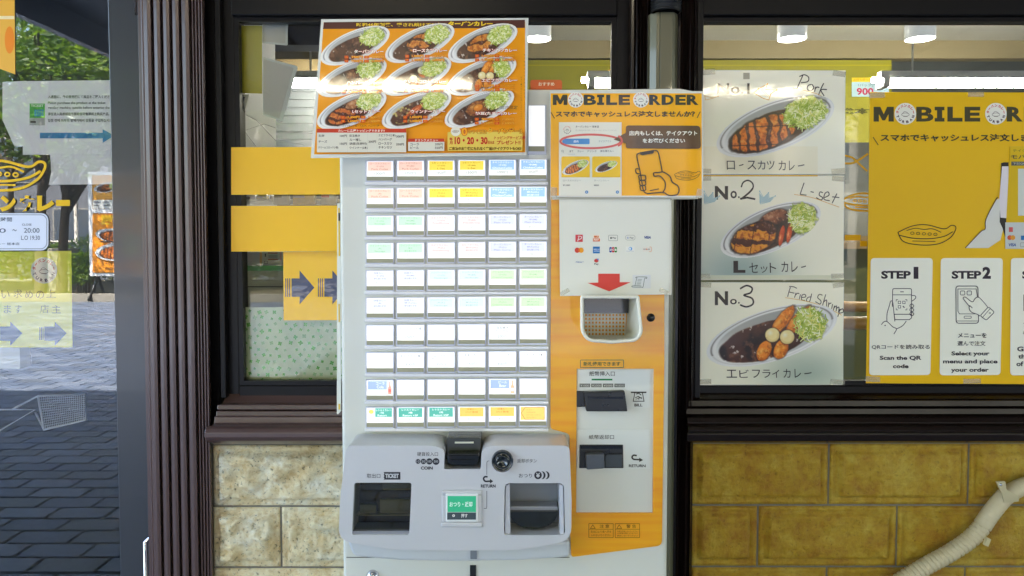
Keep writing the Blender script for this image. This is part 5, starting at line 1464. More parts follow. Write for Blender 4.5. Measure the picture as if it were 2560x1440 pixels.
# No.3
t3 = rank_sheet('number three fried shrimp curry sheet, lowest of the three', 1744, 705, 2110, 963, M_paper)
q = Print(plR, .0003)
fade_bg(q, 1746, 707, 2108, 961, 2020, 930, 150, 80, PW, (150, 172, 160), .75)
q.text('N', 1787, 728, 1820, 763, K, bold=.04); q.text('o', 1825, 747, 1842, 761, K, bold=.02); q.ell(1847, 757, 2.2, 2.2, K)
q.curve([(1850, 722), (1866, 714), (1880, 720), (1876, 732), (1860, 738), (1880, 746), (1882, 760), (1866, 767), (1850, 762)], 4.2, K)
def word_path(q, strokes, w):
    for s_ in strokes: q.curve(s_, w, K, 5)
word_path(q, [[(1976, 718), (1972, 730), (1969, 742)], [(1973, 716), (1984, 717), (1992, 721)], [(1973, 730), (1986, 733)],
              [(1990, 732), (1986, 744)], [(1988, 738), (1994, 733), (1998, 735)], [(2001, 736), (1998, 748)],
              [(2004, 744), (2014, 742), (2012, 736), (2005, 738), (2004, 749), (2012, 751)], [(2027, 742), (2019, 744), (2016, 752), (2024, 753), (2029, 734)],
              [(2056, 738), (2048, 736), (2044, 744), (2052, 752), (2050, 760), (2038, 754)], [(2064, 736), (2060, 750), (2056, 764)], [(2058, 756), (2066, 750), (2066, 766)],
              [(2072, 756), (2070, 768)], [(2071, 761), (2078, 757)], [(2081, 760), (2079, 772)], [(2086, 764), (2083, 776)], [(2085, 769), (2091, 765), (2090, 778)], [(2091, 771), (2097, 768), (2096, 781)],
              [(2100, 772), (2094, 792)], [(2099, 776), (2106, 772), (2108, 780), (2098, 783)]], 2.1)
q.curve([(1963, 744), (2010, 752), (2060, 766), (2104, 788)], 1.5, (226, 184, 90))
dish_print(q, 1929, 838, 170, 65, 17, 'shrimp', 250, seed=14)
kata(q, 'エビフライ', [(1816, 1842), (1848, 1872), (1880, 1900), (1906, 1926), (1930, 1948)], 924, 944); kata(q, 'カレー', [(1958, 1976), (1986, 2002), (2010, 2028)], 922, 944)
q.build('sheet_print', M_pr_soft, t3)

# --- big mobile order poster at the right edge
Yb = 1.919
plB = Plane(Y=Yb)
bp = thing('order_poster', 'tall yellow mobile order poster with step cards at the right edge', 'poster', P(2440, 960, Yb))
M_pb = print_mat('print_big', coat=.08, rough=.5, coatr=.15, bump=.0006, bscale=6)
sheet('poster_sheet', plB, [(2175, 230), (2880, 232), (2876, 962), (2165, 958)], mat('poster_edge', S(214, 178, 6), rough=.5), bp, .0008)
q = Print(plB, .0003)
YB = (236, 188, 0)
q.poly([(2175, 230), (2880, 232), (2876, 962), (2165, 958)], YB)
mobile_title(q, 2184, 267, 37, 502, K=(64, 60, 34))
badge(q, 2263, 284.5, 27); badge(q, 2489, 284.5, 27)
q.text('スマホでキャッシュレス注文しませんか？', 2200, 335, 2660, 354, (58, 54, 32), bold=.035)
q.line([(2182, 343), (2195, 363)], 2, (58, 54, 32)); q.line([(2680, 343), (2667, 363)], 2, (58, 54, 32))
dish_line(q, 2316, 588, 72, (42, 30, 16), 2.2)
q.poly([(2412, 620), (2450, 580), (2462, 574), (2464, 546), (2490, 500), (2496, 496), (2500, 512), (2500, 545), (2510, 560), (2500, 600), (2470, 620)], (222, 222, 214))
q.curve([(2412, 620), (2450, 580), (2462, 572), (2464, 548), (2488, 500), (2494, 494)], 2, K)
q.poly([(2502, 408), (2508, 406), (2520, 406), (2520, 620), (2505, 570), (2498, 555), (2500, 460)], (30, 26, 26)); q.poly([(2504, 416), (2520, 416), (2520, 546), (2500, 544), (2497, 500)], (228, 222, 226))
# pasted label on it
sheet('pasted_label', Plane(Y=Yb - .002), [(2525, 366), (2700, 366), (2694, 624), (2512, 622)], mat('label_edge', S(214, 178, 20), rough=.5), bp, .0006)
q2 = Print(Plane(Y=Yb - .002), .0002)
q2.poly([(2526, 367), (2700, 367), (2694, 623), (2513, 621)], (222, 184, 20))
q2.text('テイクアウト', 2532, 373, 2600, 380, (90, 84, 40)); q2.text('モバイルオーダー', 2527, 386, 2680, 398, (76, 66, 50), bold=.02); q2.rect(2528, 404, 2690, 414, (92, 92, 84)); q2.text('下記QRより', 2532, 406, 2580, 412, (210, 210, 200))
q2.rect(2545, 422, 2670, 539, (214, 220, 210)); q2.rect(2513, 556, 2694, 622, (202, 208, 206))
q2.rect(2522, 568, 2532, 580, (206, 90, 90)); q2.ell(2524, 594, 6, 6, (214, 90, 60)); q2.ell(2532, 594, 6, 6, (232, 160, 50)); q2.text('VISA', 2520, 608, 2540, 616, (50, 84, 150), bold=.04, shear=.06); q2.rect(2552, 589, 2562, 600, (46, 116, 182)); q2.frame(2551, 607, 2570, 617, .8, (110, 110, 104), 1)
q2.build('label_print', M_print, bp)
CA = (244, 244, 230)
for i, x in enumerate((2175, 2351, 2527, 2703)):
    x1 = x + 156 - i
    q.poly(smooth_poly([(x + 1 - i * 1.0, 645), (x1, 645), (x1 - 6, 937), (x - 3, 938)], 10), CA)
    if i < 3:
        q.text('STEP', x + 27, 677, x + 101, 697, (40, 30, 44), bold=.045)
        q.text(str(i + 1), x + (108 if i == 0 else 104), 667, x + (120 if i == 0 else 125), 697, (40, 30, 44), bold=.05)
D2 = (44, 38, 60)
def bl(pts, w=1.8, closed=False): q.curve([(2100 + x / 3.6, 600 + y / 3.6) for x, y in pts], w, D2, 5, closed)
def bq(pts, w=1.8, closed=False): q.line([(2100 + x / 3.6, 600 + y / 3.6) for x, y in pts], w, D2, closed)
bq(smooth_poly([(470, 437), (640, 437), (640, 668), (480, 668)], [16, 16, 0, 0]), 1.9); bq([(470, 437 + 16), (468, 600)], 1.9); bq([(470, 493), (640, 493)], 1.6); bq([(538, 466), (570, 466)], 2)
bq([(484, 668), (490, 716), (620, 716), (640, 700), (640, 668)], 1.9); bq([(484, 668), (640, 668)], 1.7)
for x, y in ((520, 550), (560, 550), (520, 590)): bq([(x, y), (x + 22, y), (x + 22, y + 22), (x, y + 22)], 1.3, True)
bq([(562, 594), (576, 608)], 2.6)
for a_ in ([(502, 552), (502, 536), (518, 536)], [(582, 536), (598, 536), (598, 552)], [(502, 612), (502, 628), (518, 628)], [(582, 628), (598, 628), (598, 612)]): bq(a_, 1.3)
bl([(418, 730), (420, 660), (440, 590), (452, 550), (470, 560), (480, 640), (486, 700), (490, 732)], 1.8)
bl([(368, 762), (390, 736), (420, 734), (470, 780), (504, 800), (480, 846)], 1.8); bl([(504, 800), (560, 770), (592, 728)], 1.8); a = (2100 + 402 / 3.6, 600 + 768 / 3.6); q.ell(a[0], a[1], 1.6, 1.6, D2)
bl([(640, 500), (668, 500), (678, 516), (662, 536), (642, 550)], 1.8)
for y in (592, 628, 664): bl([(624, y), (640, y - 18), (660, y), (642, y + 18)], 1.8, True)
bq(smooth_poly([(1038, 414), (1236, 414), (1242, 748), (1040, 748)], 26), 2.0, True)
bq([(1232, 510), (1220, 440), (1056, 440), (1056, 640), (1070, 664), (1230, 664)], 1.5)
for x in (1078, 1138): bq(smooth_poly([(x, 458), (x + 40, 458), (x + 40, 494), (x, 494)], 9), 1.5, True)
bq([(1042, 728), (1238, 728)], 1.4); bq(smooth_poly([(1112, 684), (1176, 684), (1176, 704), (1112, 704)], 8), 1.4, True)
q.poly([(2100 + x / 3.6, 600 + y / 3.6) for x, y in ((1106, 520), (1124, 514), (1180, 556), (1238, 514), (1330, 600), (1380, 650), (1310, 722), (1250, 680), (1170, 640), (1160, 600))], CA)
bl([(1162, 600), (1110, 536), (1104, 520), (1124, 514), (1184, 556), (1210, 526), (1240, 514), (1280, 550), (1324, 604)], 1.9); bl([(1186, 612), (1160, 590), (1158, 620), (1180, 650), (1230, 668), (1256, 684)], 1.9)
bq(smooth_poly([(1256, 680), (1330, 600), (1384, 648), (1310, 722)], 16), 1.9, True); bq([(1278, 694), (1346, 616)], 1.4); a = (2100 + 1342 / 3.6, 600 + 656 / 3.6); q.ring(a[0], a[1], 2, 2, .9, D2, 10)
q.text('QRコードを読み取る', 2178, 861, 2323, 873, (34, 28, 40), bold=.012); q.text('Scan the QR', 2198, 889, 2302, 901, (44, 38, 50), bold=.03); q.text('code', 2231, 910, 2270, 920, (44, 38, 50), bold=.03)
q.text('メニューを', 2393, 832, 2465, 844, (44, 38, 50), bold=.025); q.text('選んで注文', 2392, 852, 2462, 864, (34, 28, 40), bold=.012)
q.text('Select your', 2377, 878, 2472, 891, (44, 38, 50), bold=.03); q.text('menu and place', 2356, 898, 2492, 911, (44, 38, 50), bold=.03); q.text('your order', 2376, 919, 2470, 932, (44, 38, 50), bold=.03)
q.text('フードを', 2557, 806, 2610, 816, (44, 38, 50), bold=.02); q.text('番号を', 2555, 826, 2610, 838, (44, 38, 50), bold=.02); q.text('Give us', 2541, 866, 2610, 878, (44, 38, 50), bold=.03); q.text('the number', 2544, 885, 2640, 896, (44, 38, 50), bold=.03); q.text('of the order', 2539, 903, 2640, 915, (44, 38, 50), bold=.03)
q.line([(2558, 736), (2558, 776), (2564, 780)], 2, D2); q.frame(2559, 736, 2640, 776, 1.8, D2, 5)
q.build('poster_print', M_pb, bp)

mat('tape_grey', S(110, 110, 106))
# bits of clear tape that hold the sheets, and loose wires inside the left window
M_tape = mat('clear_tape', S(210, 206, 186), rough=.2, coat=.8, alpha=.28)
def tape(parent, Y, x, y, w, h, rot=0):
    c_, s_ = math.cos(math.radians(rot)), math.sin(math.radians(rot))
    pts = [(x + a * c_ + b * s_, y - a * s_ + b * c_) for a, b in ((-w, -h), (w, -h), (w, h), (-w, h))]
    sheet('tape', Plane(Y=Y), pts, M_tape, parent, .0001)
for par, Y, lst in ((t1, Yp - .0012, ((1766, 180, 22, 7, 4), (2098, 184, 16, 7, -8), (1760, 428, 18, 6, 0), (2096, 428, 18, 7, 5))),
                    (t2, Yp - .0012, ((1762, 446, 16, 6, 3), (2096, 447, 16, 6, -5), (1760, 690, 16, 6, 0), (2094, 690, 16, 6, 3))),
                    (t3, Yp - .0012, ((1762, 712, 16, 6, -3), (2096, 713, 14, 6, 6), (1762, 954, 16, 6, 2), (2094, 955, 18, 6, -4))),
                    (bp, Yb - .0012, ((2192, 238, 20, 7, 2), (2182, 948, 18, 7, -3), (2440, 236, 20, 6, 0), (2430, 953, 22, 6, 1))),
                    (mo, 1.4985, ((1384, 484, 16, 8, 85), (1748, 484, 12, 7, 80))), (wp, 1.5105, ((1412, 730, 12, 5, 30), (1660, 728, 12, 5, -20)))):
    for a in lst: tape(par, Y, *a)
wi = thing('loose_wire', 'thin dark wires drooping behind the left window beside the crooked notice', 'wire', P(650, 330, 2.3))
for pts in ([(590, 275), (640, 300), (690, 352), (760, 362)], [(600, 330), (660, 310), (720, 330), (800, 335)], [(592, 300), (620, 340), (640, 366)]):
    MB().tube([P(x, y, 2.2) for x, y in pts], .0008, 5).build('strand', MATS['tape_grey'], wi, True)

# ================================================================== THINGS ON THE LEFT WINDOW
plG = Plane(Y=1.944)
def decal(label, pts, rgb, nm='window_band', cat='window decal', group=None, Y=1.922, m=None):
    t = sheet(nm, Plane(Y=Y), pts, m or mat('film_%s_%d' % (nm, int(pts[0][1])), S(*rgb), rough=.45, coat=.08), None, .0004)
    return tag(t, label, cat, group)
decal('upper plain yellow band on the left window glass', [(578, 368), (1540, 366), (1540, 484), (578, 487)], (252, 194, 0))
decal('lower plain yellow band on the left window glass, above the arrows', [(578, 515), (1540, 511), (1540, 628), (578, 629)], (252, 194, 0))
ol_ = mat('olive_film', S(176, 166, 44), rough=.4, coat=.6)
decal('olive yellow sheet seen behind the upper left corner of the left window', [(590, 64), (655, 64), (655, 234), (590, 232)], (0, 0, 0), 'olive_sheet', 'sheet', Y=1.962, m=ol_)
M_film = mat('pouch', S(206, 210, 200), rough=.3, coat=1.0, coatr=.06, bump=.001, bscale=12)
def pouch(label, pts, inner, q_=None):
    t = thing('laminated_notice', label, 'notice', P(pts[2][0], pts[2][1], 1.972), 'laminated notices seen from behind')
    sheet('film_pouch', Plane(Y=1.972), pts, M_film, t, .0006)
    sheet('paper_insert', Plane(Y=1.9710), inner, mat('insert', S(190, 188, 174), rough=.6), t, .0004)
    return t
pouch('upright laminated notice taped behind the top of the left window', smooth_poly([(656, 36), (720, 36), (719, 114), (656, 108)], 4), [(658, 38), (715, 38), (713, 108), (658, 104)])
pouch('crooked laminated notice hanging behind the left window beside the olive sheet', smooth_poly([(657, 142), (745, 166), (706, 303), (657, 288)], 4), [(660, 148), (734, 170), (698, 296), (660, 284)])
t = thing('wall_print', 'small picture in a white frame behind the left window edge', 'picture', P(602, 276, 1.99))
MB().pprism([(590, 234), (622, 236), (612, 276), (588, 274)], 1.985, 1.992).build('frame', M_paper, t); MB().pprism([(591, 240), (612, 242), (604, 270), (590, 269)], 1.983, 1.985).build('picture', mat('pic_grey', S(96, 100, 110)), t)
# arrow sign
ar = thing('arrow_sign', 'yellow sign with two dark arrows on the left window beside the machine', 'sign', P(774, 802, 1.94))
M_lam_y = mat('sign_yellow', S(250, 194, 0), rough=.3, coat=.4, coatr=.04, bump=.002, bscale=9)
sheet('laminated_sheet', Plane(Y=1.942), [(708, 630), (930, 628), (930, 800), (709, 801)], M_lam_y, ar, .0006)
q = Print(Plane(Y=1.942), .0003)
NV = (62, 72, 104)
for x in (713, 795):
    for k in range(3): q.rect(x + k * 5, 696, x + 2.5 + k * 5, 742, NV)
    q.poly([(x + 16, 696), (x + 36, 696), (x + 36, 676), (x + 73, 719), (x + 36, 761), (x + 36, 742), (x + 16, 742)], NV)
q.build('arrow_print', print_mat('arrow_ink', coat=1.0, rough=.4, bump=.002, bscale=9), ar)
# clover curtain and what stands behind the glass
cu = thing('clover_curtain', 'pale green cloth with clover pattern across the lower left window', 'curtain', P(714, 962, 2.0))
xa, xb = P(560, 860, 2.0)[0], P(1545, 860, 2.0)[0]
za, zb_ = PZ(1000, 2.0), PZ(764, 2.0)
NX = 160
def wave(x): return 1.971 + .006 * math.sin(x * 31) + .004 * math.sin(x * 53 + 1)
mb = MB(); vs = []
for i in range(NX + 1):
    x = xa + (xb - xa) * i / NX
    vs += [(x, wave(x), za), (x, wave(x), zb_ + .002 * math.sin(x * 20))]
mb.add(vs, [(2 * i, 2 * i + 2, 2 * i + 3, 2 * i + 1) for i in range(NX)])
Mc = mat('curtain_cloth', S(238, 253, 208), rough=.8, var=.03, vscale=6)
n_ = Mc.node_tree; tl_ = n_.nodes.new('ShaderNodeBsdfTranslucent'); tl_.inputs[0].default_value = (*S(245, 252, 220), 1)
mx_ = n_.nodes.new('ShaderNodeMixShader'); mx_.inputs[0].default_value = .2
n_.links.new(n_.nodes['Principled BSDF'].outputs[0], mx_.inputs[1]); n_.links.new(tl_.outputs[0], mx_.inputs[2]); n_.links.new(mx_.outputs[0], n_.nodes['Material Output'].inputs[0])
mb.build('cloth', Mc, cu, True)
cl = MB(); cl2 = MB()
rs = random.Random(4)
for r_ in range(13):
    for c_ in range(44):
        px = 588 + c_ * 22.5 + (r_ % 2) * 11 + rs.uniform(-3, 3); py = 776 + r_ * 15.5 + rs.uniform(-3, 3)
        if px > 1540: continue
        x, _, z = P(px, py, 2.0); y = wave(x) - .0018
        s_ = .0078 * rs.uniform(.55, 1.0); a0 = rs.uniform(0, 1.5)
        tgt = cl if rs.random() < .6 else cl2
        for k in range(4):
            a = a0 + k * math.pi / 2
            d = Vector((math.cos(a), 0, math.sin(a))); e = Vector((-math.sin(a), 0, math.cos(a)))
            c0 = Vector((x, y, z))
            tgt.add([c0, c0 + d * s_ * .5 + e * s_ * .4, c0 + d * s_, c0 + d * s_ * .5 - e * s_ * .4], [(0, 3, 2, 1)])
o = cl.build('clover_print', mat('clover', S(104, 196, 40), rough=.8), cu); o['kind'] = 'stuff'
o = cl2.build('clover_print_pale', mat('clover_pale', S(172, 214, 140), rough=.8), cu); o['kind'] = 'stuff'

# a shelf unit with packets just inside (seen between the bands)
sh = thing('counter_rack', 'white counter rack with green stripe inside the left window', 'rack', P(640, 770, 2.3))
Ys = 2.25
MB().pbox(560, 498, 1500, 503, Ys - .02, Ys + .25).build('shelf', M_paper, sh)
MB().pbox(560, 664, 1500, 677, Ys - .012, Ys).build('green_stripe', mat('green_stripe', S(110, 196, 120), rough=.5), sh)
MB().pbox(560, 677, 1500, 800, Ys, Ys + .3).build('panel', mat('rack_panel', S(200, 206, 176), rough=.6, var=.06, vscale=12), sh)
MB().pbox(560, 630, 1500, 664, Ys, Ys + .3).build('front', mat('rack_front', S(206, 206, 208), rough=.5), sh)
MB().pbox(560, 716, 706, 718, Ys - .004, Ys).build('seam', M_black, sh)
q = Print(Plane(Y=Ys - .001), .0002)
q.rect(656, 630, 702, 660, (216, 214, 200)); q.rect(662, 634, 665, 642, (60, 60, 60)); q.rect(670, 631, 694, 634, (190, 110, 90)); q.rect(670, 647, 696, 650, (190, 110, 90)); q.rect(671, 637, 694, 645, (180, 180, 168)); q.rect(649, 630, 655, 664, (232, 190, 130)); q.rect(700, 630, 704, 652, (240, 190, 190)); q.frame(661, 653, 669, 659, 1, (80, 80, 80))
q.build('price_card', M_print, sh)
cols = [((606, 488, 640, 498), (206, 208, 222), 'white carton at the left end of the counter rack'), ((641, 486, 668, 499), (168, 162, 60), 'small olive box on the counter rack beside the white carton'), ((672, 487, 680, 504), (226, 226, 226), 'slim white post standing between packets on the rack'), ((682, 484, 722, 512), (190, 190, 176), 'pale printed packet left of the yellow noodle-like packet'), ((730, 484, 788, 512), (206, 176, 70), 'clear packet with yellow content on the counter rack'), ((800, 484, 842, 512), (196, 198, 196), 'grey packet with red print beside the machine edge')]
for i, (bx, c_, lb) in enumerate(cols):
    t = thing('food_packet', lb, 'packet', P((bx[0] + bx[2]) / 2, bx[3], Ys - .03))
    o = MB().pprism([(bx[0] + 2, bx[1]), (bx[2] - 2, bx[1]), (bx[2], bx[3]), (bx[0], bx[3])], Ys - .045, Ys - .022).build('bag', mat('bag_%d' % i, S(*c_), rough=.2, coat=1, bump=.003, bscale=60, var=.25, vscale=70), t)
    bevel(o, .004, 3)
    MB().pbox(bx[0] + 3, bx[1] + 4, (bx[0] + bx[2]) / 2 + 2, bx[1] + 10, Ys - .0465, Ys - .0455).build('label', mat('lab_%d' % i, S(*((200, 90, 80) if i == 5 else (120, 110, 60) if i % 2 else (150, 140, 140)))), t)

# ================================================================== INSIDE, SEEN THROUGH THE GLASS
E_bulb = emit_mat('bulb_glow', (1, .99, .95), 6.0 * LAMP_W)
M_shade = mat('frosted_shade', (.8, .8, .78), rough=.25, emit=(.95, 1, .97), estr=.03, coat=.4)
for i, (px, lb) in enumerate(((1980, 'frosted cylinder lamp above the first dish sheet, middle of the three'), (2300, 'frosted cylinder lamp at the right above the tall yellow poster'), (1343, 'frosted cylinder lamp half hidden behind the orange menu sheet'))):
    Yl = 3.3; x, _, z = P(px, 98 if px != 1343 else 98, Yl)
    if i == 0:
        t = thing('pendant_lamp', lb, 'lamp', (x, Yl, z), 'frosted cylinder lamps inside')
        MB().lathe((x, Yl, z), [(.061, 0), (.063, .002), (.064, .125), (.06, .128)], 'z', 28).build('shade', M_shade, t, True)
        MB().lathe((x, Yl, z + .128), [(.0001, .002), (.058, .002), (.058, -.004)], 'z', 20).build('cap', M_shade, t, True)
        MB().lathe((x, Yl, z + .045), [(.0001, -.03), (.02, -.024), (.03, -.005), (.03, .01), (.018, .04), (.014, .075)], 'z', 16).build('bulb', E_bulb, t, True)
        MB().tube([(x, Yl, z + .13), (x, Yl, RZ)], .012, 8).build('stem', M_shade, t, True)
        first = t
    else:
        c = first.copy(); COL.objects.link(c); c.location = (x, Yl, z); c['label'] = lb
        for ch in list(first.children):
            d = ch.copy(); COL.objects.link(d); d.parent = c
for lb, px0, px1 in (('double tube lamp over the tall yellow poster at the right', 2215, 2900), ('double tube lamp inside, behind the left part of the menu sheet', 712, 1010), ('double tube lamp inside, left of the dark pillar', 1485, 1700)):
    Yt = 4.2
    t = tube_lamp('room_tube_lamp', lb, P(px0, 205, Yt)[0], P(px1, 205, Yt)[0], Yt, PZ(212, Yt), E_in, r=.016, n=1, ceil=RZ, group='double tube lamps inside')
    MB().tube([(P(px0 - 30, 200, Yt)[0], Yt + .02, PZ(198, Yt)), (P(px1, 200, Yt)[0], Yt + .02, PZ(198, Yt))], .016, 10).build('lamp_tube', E_in, t, True)
# long yellow banner
bn = thing('shop_banner', 'long lime yellow banner hanging from the beam inside the shop', 'banner', P(1780, 356, 5.7))
plN = Plane(Y=5.7)
sheet('banner_cloth', plN, [(1080, 150), (2229, 150), (2228, 356), (1080, 356)], mat('banner_yellow', S(140, 134, 0), rough=.6, var=.05), bn, .003)
q = Print(plN, .002, .0003)
q.rect(1080, 162, 2229, 164.5, (170, 158, 6))
q.rect(2056, 190, 2105, 240, (168, 196, 206)); q.rect(2129, 194, 2222, 242, (168, 196, 206)); q.rect(2129, 194, 2222, 205, (226, 196, 40)); q.text('お持ち帰り用カレールー', 2133, 196, 2215, 203, (190, 110, 30)); q.text('1パック(冷凍)', 2145, 209, 2205, 218, (90, 100, 110)); q.text('900-', 2141, 220, 2192, 238, (186, 40, 80), bold=.03)
q.text('ターバンカレー 総本店', 1800, 270, 2215, 286, (70, 70, 20), bold=.03)
q.rect(1326, 200, 1405, 260, (206, 96, 40), 6); q.text('おすすめ', 1346, 206, 1386, 215, (240, 226, 206), bold=.03)
q.ell(1530, 182, 14, 9, (226, 170, 90))
q.build('banner_print', M_print, bn)
# dark ducts at the upper left inside
tag(MB().pbox(600, 36, 1060, 112, 3.3, 3.42).build('ventilation_duct', mat('duct_brown', S(40, 32, 28), rough=.4, var=.2)), 'dark brown ventilation box under the ceiling behind the menu sheet', 'duct')
tag(MB().pbox(560, 148, 1200, 186, 4.6, 4.8).build('wooden_beam', mat('beam_wood', S(120, 104, 70), rough=.5)), 'pale wooden beam behind the left tube lamp', 'beam')
gs = thing('roller_blind', 'dark grey slatted blind inside behind the left tube lamp', 'blind', P(760, 372, 4.5))
for k in range(9):
    MB().pbox(560, 190 + k * 20, 1120, 209 + k * 20, 4.55, 4.6).build('slat', mat('blind_grey', S(84, 88, 90), rough=.6) if k == 0 else MATS['blind_grey'], gs)
# kitchen cabinets, counter and chairs at the right
kt = thing('kitchen_counter', 'dark kitchen counter with steel top at the back of the shop', 'counter', P(2140, 900, 4.6))
MB().pbox(1750, 480, 2900, 590, 5.4, 5.6).build('splash_back', mat('steel_grey', S(96, 98, 94), rough=.4, var=.1), kt)
MB().pbox(1750, 590, 2900, 622, 4.6, 5.3).build('counter_top', mat('counter_wood', S(122, 100, 62), rough=.4), kt)
MB().pbox(1750, 622, 2900, 1040, 4.65, 5.3).build('counter_front', mat('counter_olive', S(74, 80, 44), rough=.5, var=.25, vscale=2), kt)
def chair(label, px, Yc, hpx):
    x, _, zt = P(px, hpx, Yc)
    t = thing('wooden_chair', label, 'chair', (x, Yc, .03), 'wooden chairs inside')
    Mw = MATS.get('chair_wood') or mat('chair_wood', S(196, 150, 88), rough=.3, coat=.5, var=.15, vscale=8)
    arc = [(x + .24 * math.cos(a), Yc + .2 - .24 * math.sin(a), zt) for a in [math.pi * i / 12 for i in range(13)]]
    MB().tube(arc, .028, 10).build('back_rail', Mw, t, True)
    MB().lathe((x, Yc + .15, .46), [(.0001, .04), (.2, .04), (.22, .02), (.2, 0), (.0001, 0)], 'z', 24).build('seat', mat('seat_blue_%d' % int(px), S(50, 70, 96), rough=.5), t, True)
    for dx, dy in ((-.2, .02), (.2, .02), (-.17, .34), (.17, .34)):
        MB().tube([(x + dx, Yc + dy, .03), (x + dx * .95, Yc + dy, zt if dy < .1 else .46)], .017, 8).build('leg', Mw, t, True)
chair('wooden armchair with curved back rail seen between the dish sheets and the tall poster', 2122, 2.9, 805)
chair('second wooden armchair further back between the posters', 2150, 3.7, 765)
# yellow line decal between the posters
q = Print(Plane(Y=1.944), .0002)
dish_line(q, 2168, 506, 62, (226, 170, 10), 4.5)
q.curve([(2108, 388), (2130, 394), (2148, 410), (2168, 428)], 4.5, (226, 170, 10)); q.curve([(2108, 408), (2130, 408), (2150, 398), (2170, 384)], 4.5, (226, 170, 10))
q.rect(2112, 587, 2152, 601, (226, 170, 10)); q.rect(2150, 602, 2168, 616, (226, 170, 10))
o = q.build('window_decal', M_print, None); tag(o, 'yellow line drawing of a dish on the glass beside the tall poster', 'window decal')
# small white price tag strip left of machine
st = thing('side_notice', 'narrow white notice strip standing out at the left edge of the machine', 'notice', P(846, 1035, 1.6))
MB().pprism([(843, 508), (852, 508), (852, 1028), (845, 1036), (842, 1034)], 1.60, 1.603).build('card', M_paper, st)
MB().pbox(846, 520, 849.5, 640, 1.5985, 1.5999).pbox(846, 760, 849, 805, 1.5985, 1.5999).pbox(846, 1010, 850, 1024, 1.5985, 1.5999).build('yellow_strip', mat('strip_yellow', S(226, 190, 60)), st)
MB().pbox(846, 532, 850, 552, 1.597, 1.5984).build('clip', M_black, st)

# ================================================================== CONDUIT on the right block wall
cd = thing('flexible_conduit', 'ivory flexible conduit curving across the yellowish block wall', 'conduit', P(2400, 1400, 1.86))
M_cd = mat('ivory_pvc', S(202, 190, 156), rough=.4, var=.1, vscale=14)
path = [(2640, 1195), (2590, 1206), (2548, 1220), (2512, 1242), (2478, 1282), (2450, 1322), (2420, 1352), (2370, 1385), (2310, 1418), (2240, 1462), (2180, 1520), (2140, 1600), (2120, 1740)]
pp = [Vector(P(x, y, 1.862)) for x, y in path]
fine = []
for i in range(len(pp) - 1):
    a, b, c, d = pp[max(i - 1, 0)], pp[i], pp[i + 1], pp[min(i + 2, len(pp) - 1)]
    n = max(4, int((c - b).length / .0014))
    for j in range(n):
        t = j / n
        fine.append(0.5 * ((2 * b) + (-a + c) * t + (2 * a - 5 * b + 4 * c - d) * t * t + (-a + 3 * b - 3 * c + d) * t ** 3))
L = 0; rr = []
for i, p in enumerate(fine):
    if i: L += (p - fine[i - 1]).length
    px_ = p.x * F / 1.862 + PPX
    rib = .0022 if px_ < 2475 else .0004
    ph = (L / .0115) % 1
    rr.append(.0215 - (rib * 1.2 if ph < .2 else 0))
MB().tube(fine, rr, 14).build('conduit_pipe', M_cd, cd, True)
c = P(2515, 1232, 1.862)
sd_b = MB().pprism(smooth_poly([(2490, 1204), (2514, 1203), (2516, 1224), (2548, 1240), (2548, 1254), (2510, 1258), (2506, 1236)], 4), 1.838, 1.842)
o = sd_b.build('saddle_clamp', mat('clamp', S(196, 186, 150), rough=.35, metal=.2), cd); bevel(o, .001)
c = P(2502, 1212, 1.838); MB().lathe(c, [(.0001, -.003), (.003, -.002), (.004, .001)], 'y', 12).build('screw', M_chrome, cd, True)
MB().pprism([(2468, 1345), (2478, 1349), (2471, 1367), (2461, 1363)], 1.838, 1.846).build('cable_tie', mat('tie', S(206, 194, 150), rough=.4), cd)

# ================================================================== SHEETS ON THE GLASS DOOR
def door_sheet(name, label, cat, pts, rgb, Y=2.008, m=None):
    t = thing(name, label, cat, P(pts[-1][0], pts[-1][1], Y))
    sheet('sheet', Plane(Y=Y), pts, m or mat('door_sheet_%d' % int(pts[0][0] * 7 + pts[0][1]), S(*rgb), rough=.5), t, .0006)
    return t
DW = (250, 252, 255)
n1 = door_sheet('door_notice', 'white door notice with long blue arrow pointing right', 'notice', [(58, 203), (306, 200), (306, 386), (57, 387)], DW, 2.010)
q = Print(Plane(Y=2.0092), .0001)
q.rect(74, 259, 112, 313, (96, 190, 96)); q.text('TICKET', 77, 261, 109, 267, (236, 244, 236), bold=.03)
for i in range(4):
    for j in range(4): q.rect(86 + i * 6, 274 + j * 4.4, 91 + i * 6, 277.5 + j * 4.4, (70, 160, 210))
q.rect(74, 295, 112, 313, (190, 196, 190)); q.rect(76, 303, 90, 307, (40, 40, 40))
T_ = (96, 100, 104)
for t_, x1, y in (('入店前に、外の券売機にて商品をご購入くださいませ。', 300, 238), ('Please purchase the product at the ticket', 264, 254), ('vending machine outside before entering the store.', 297, 266), ('请在进入商店前在外面的自动售票机上购买产品。', 274, 281), ('입점 전에 외부의 발매기에서 상품을 구입하십시오.', 282, 297)):
    q.text(t_, 120, y, x1, y + 8, T_, bold=.02)
q.poly([(100, 332), (257, 332), (257, 323), (286, 339), (257, 357), (257, 346), (100, 346)], (70, 146, 200))
q.build('notice_print', M_print, n1)
door_sheet('door_notice', 'blank white sheet behind and left of the blue arrow notice', 'notice', [(6, 205), (66, 202), (60, 366), (36, 366), (6, 300)], DW, 2.013)
door_sheet('door_notice', 'blank white sheet hanging below the blue arrow notice', 'notice', [(125, 384), (305, 384), (304, 460), (122, 462), (128, 430)], DW, 2.013)
o1 = door_sheet('sticker', 'orange sticker at the upper left corner of the glass door', 'sticker', [(-60, -40), (36, -40), (38, 186), (-60, 150)], (240, 176, 30), 1.998)
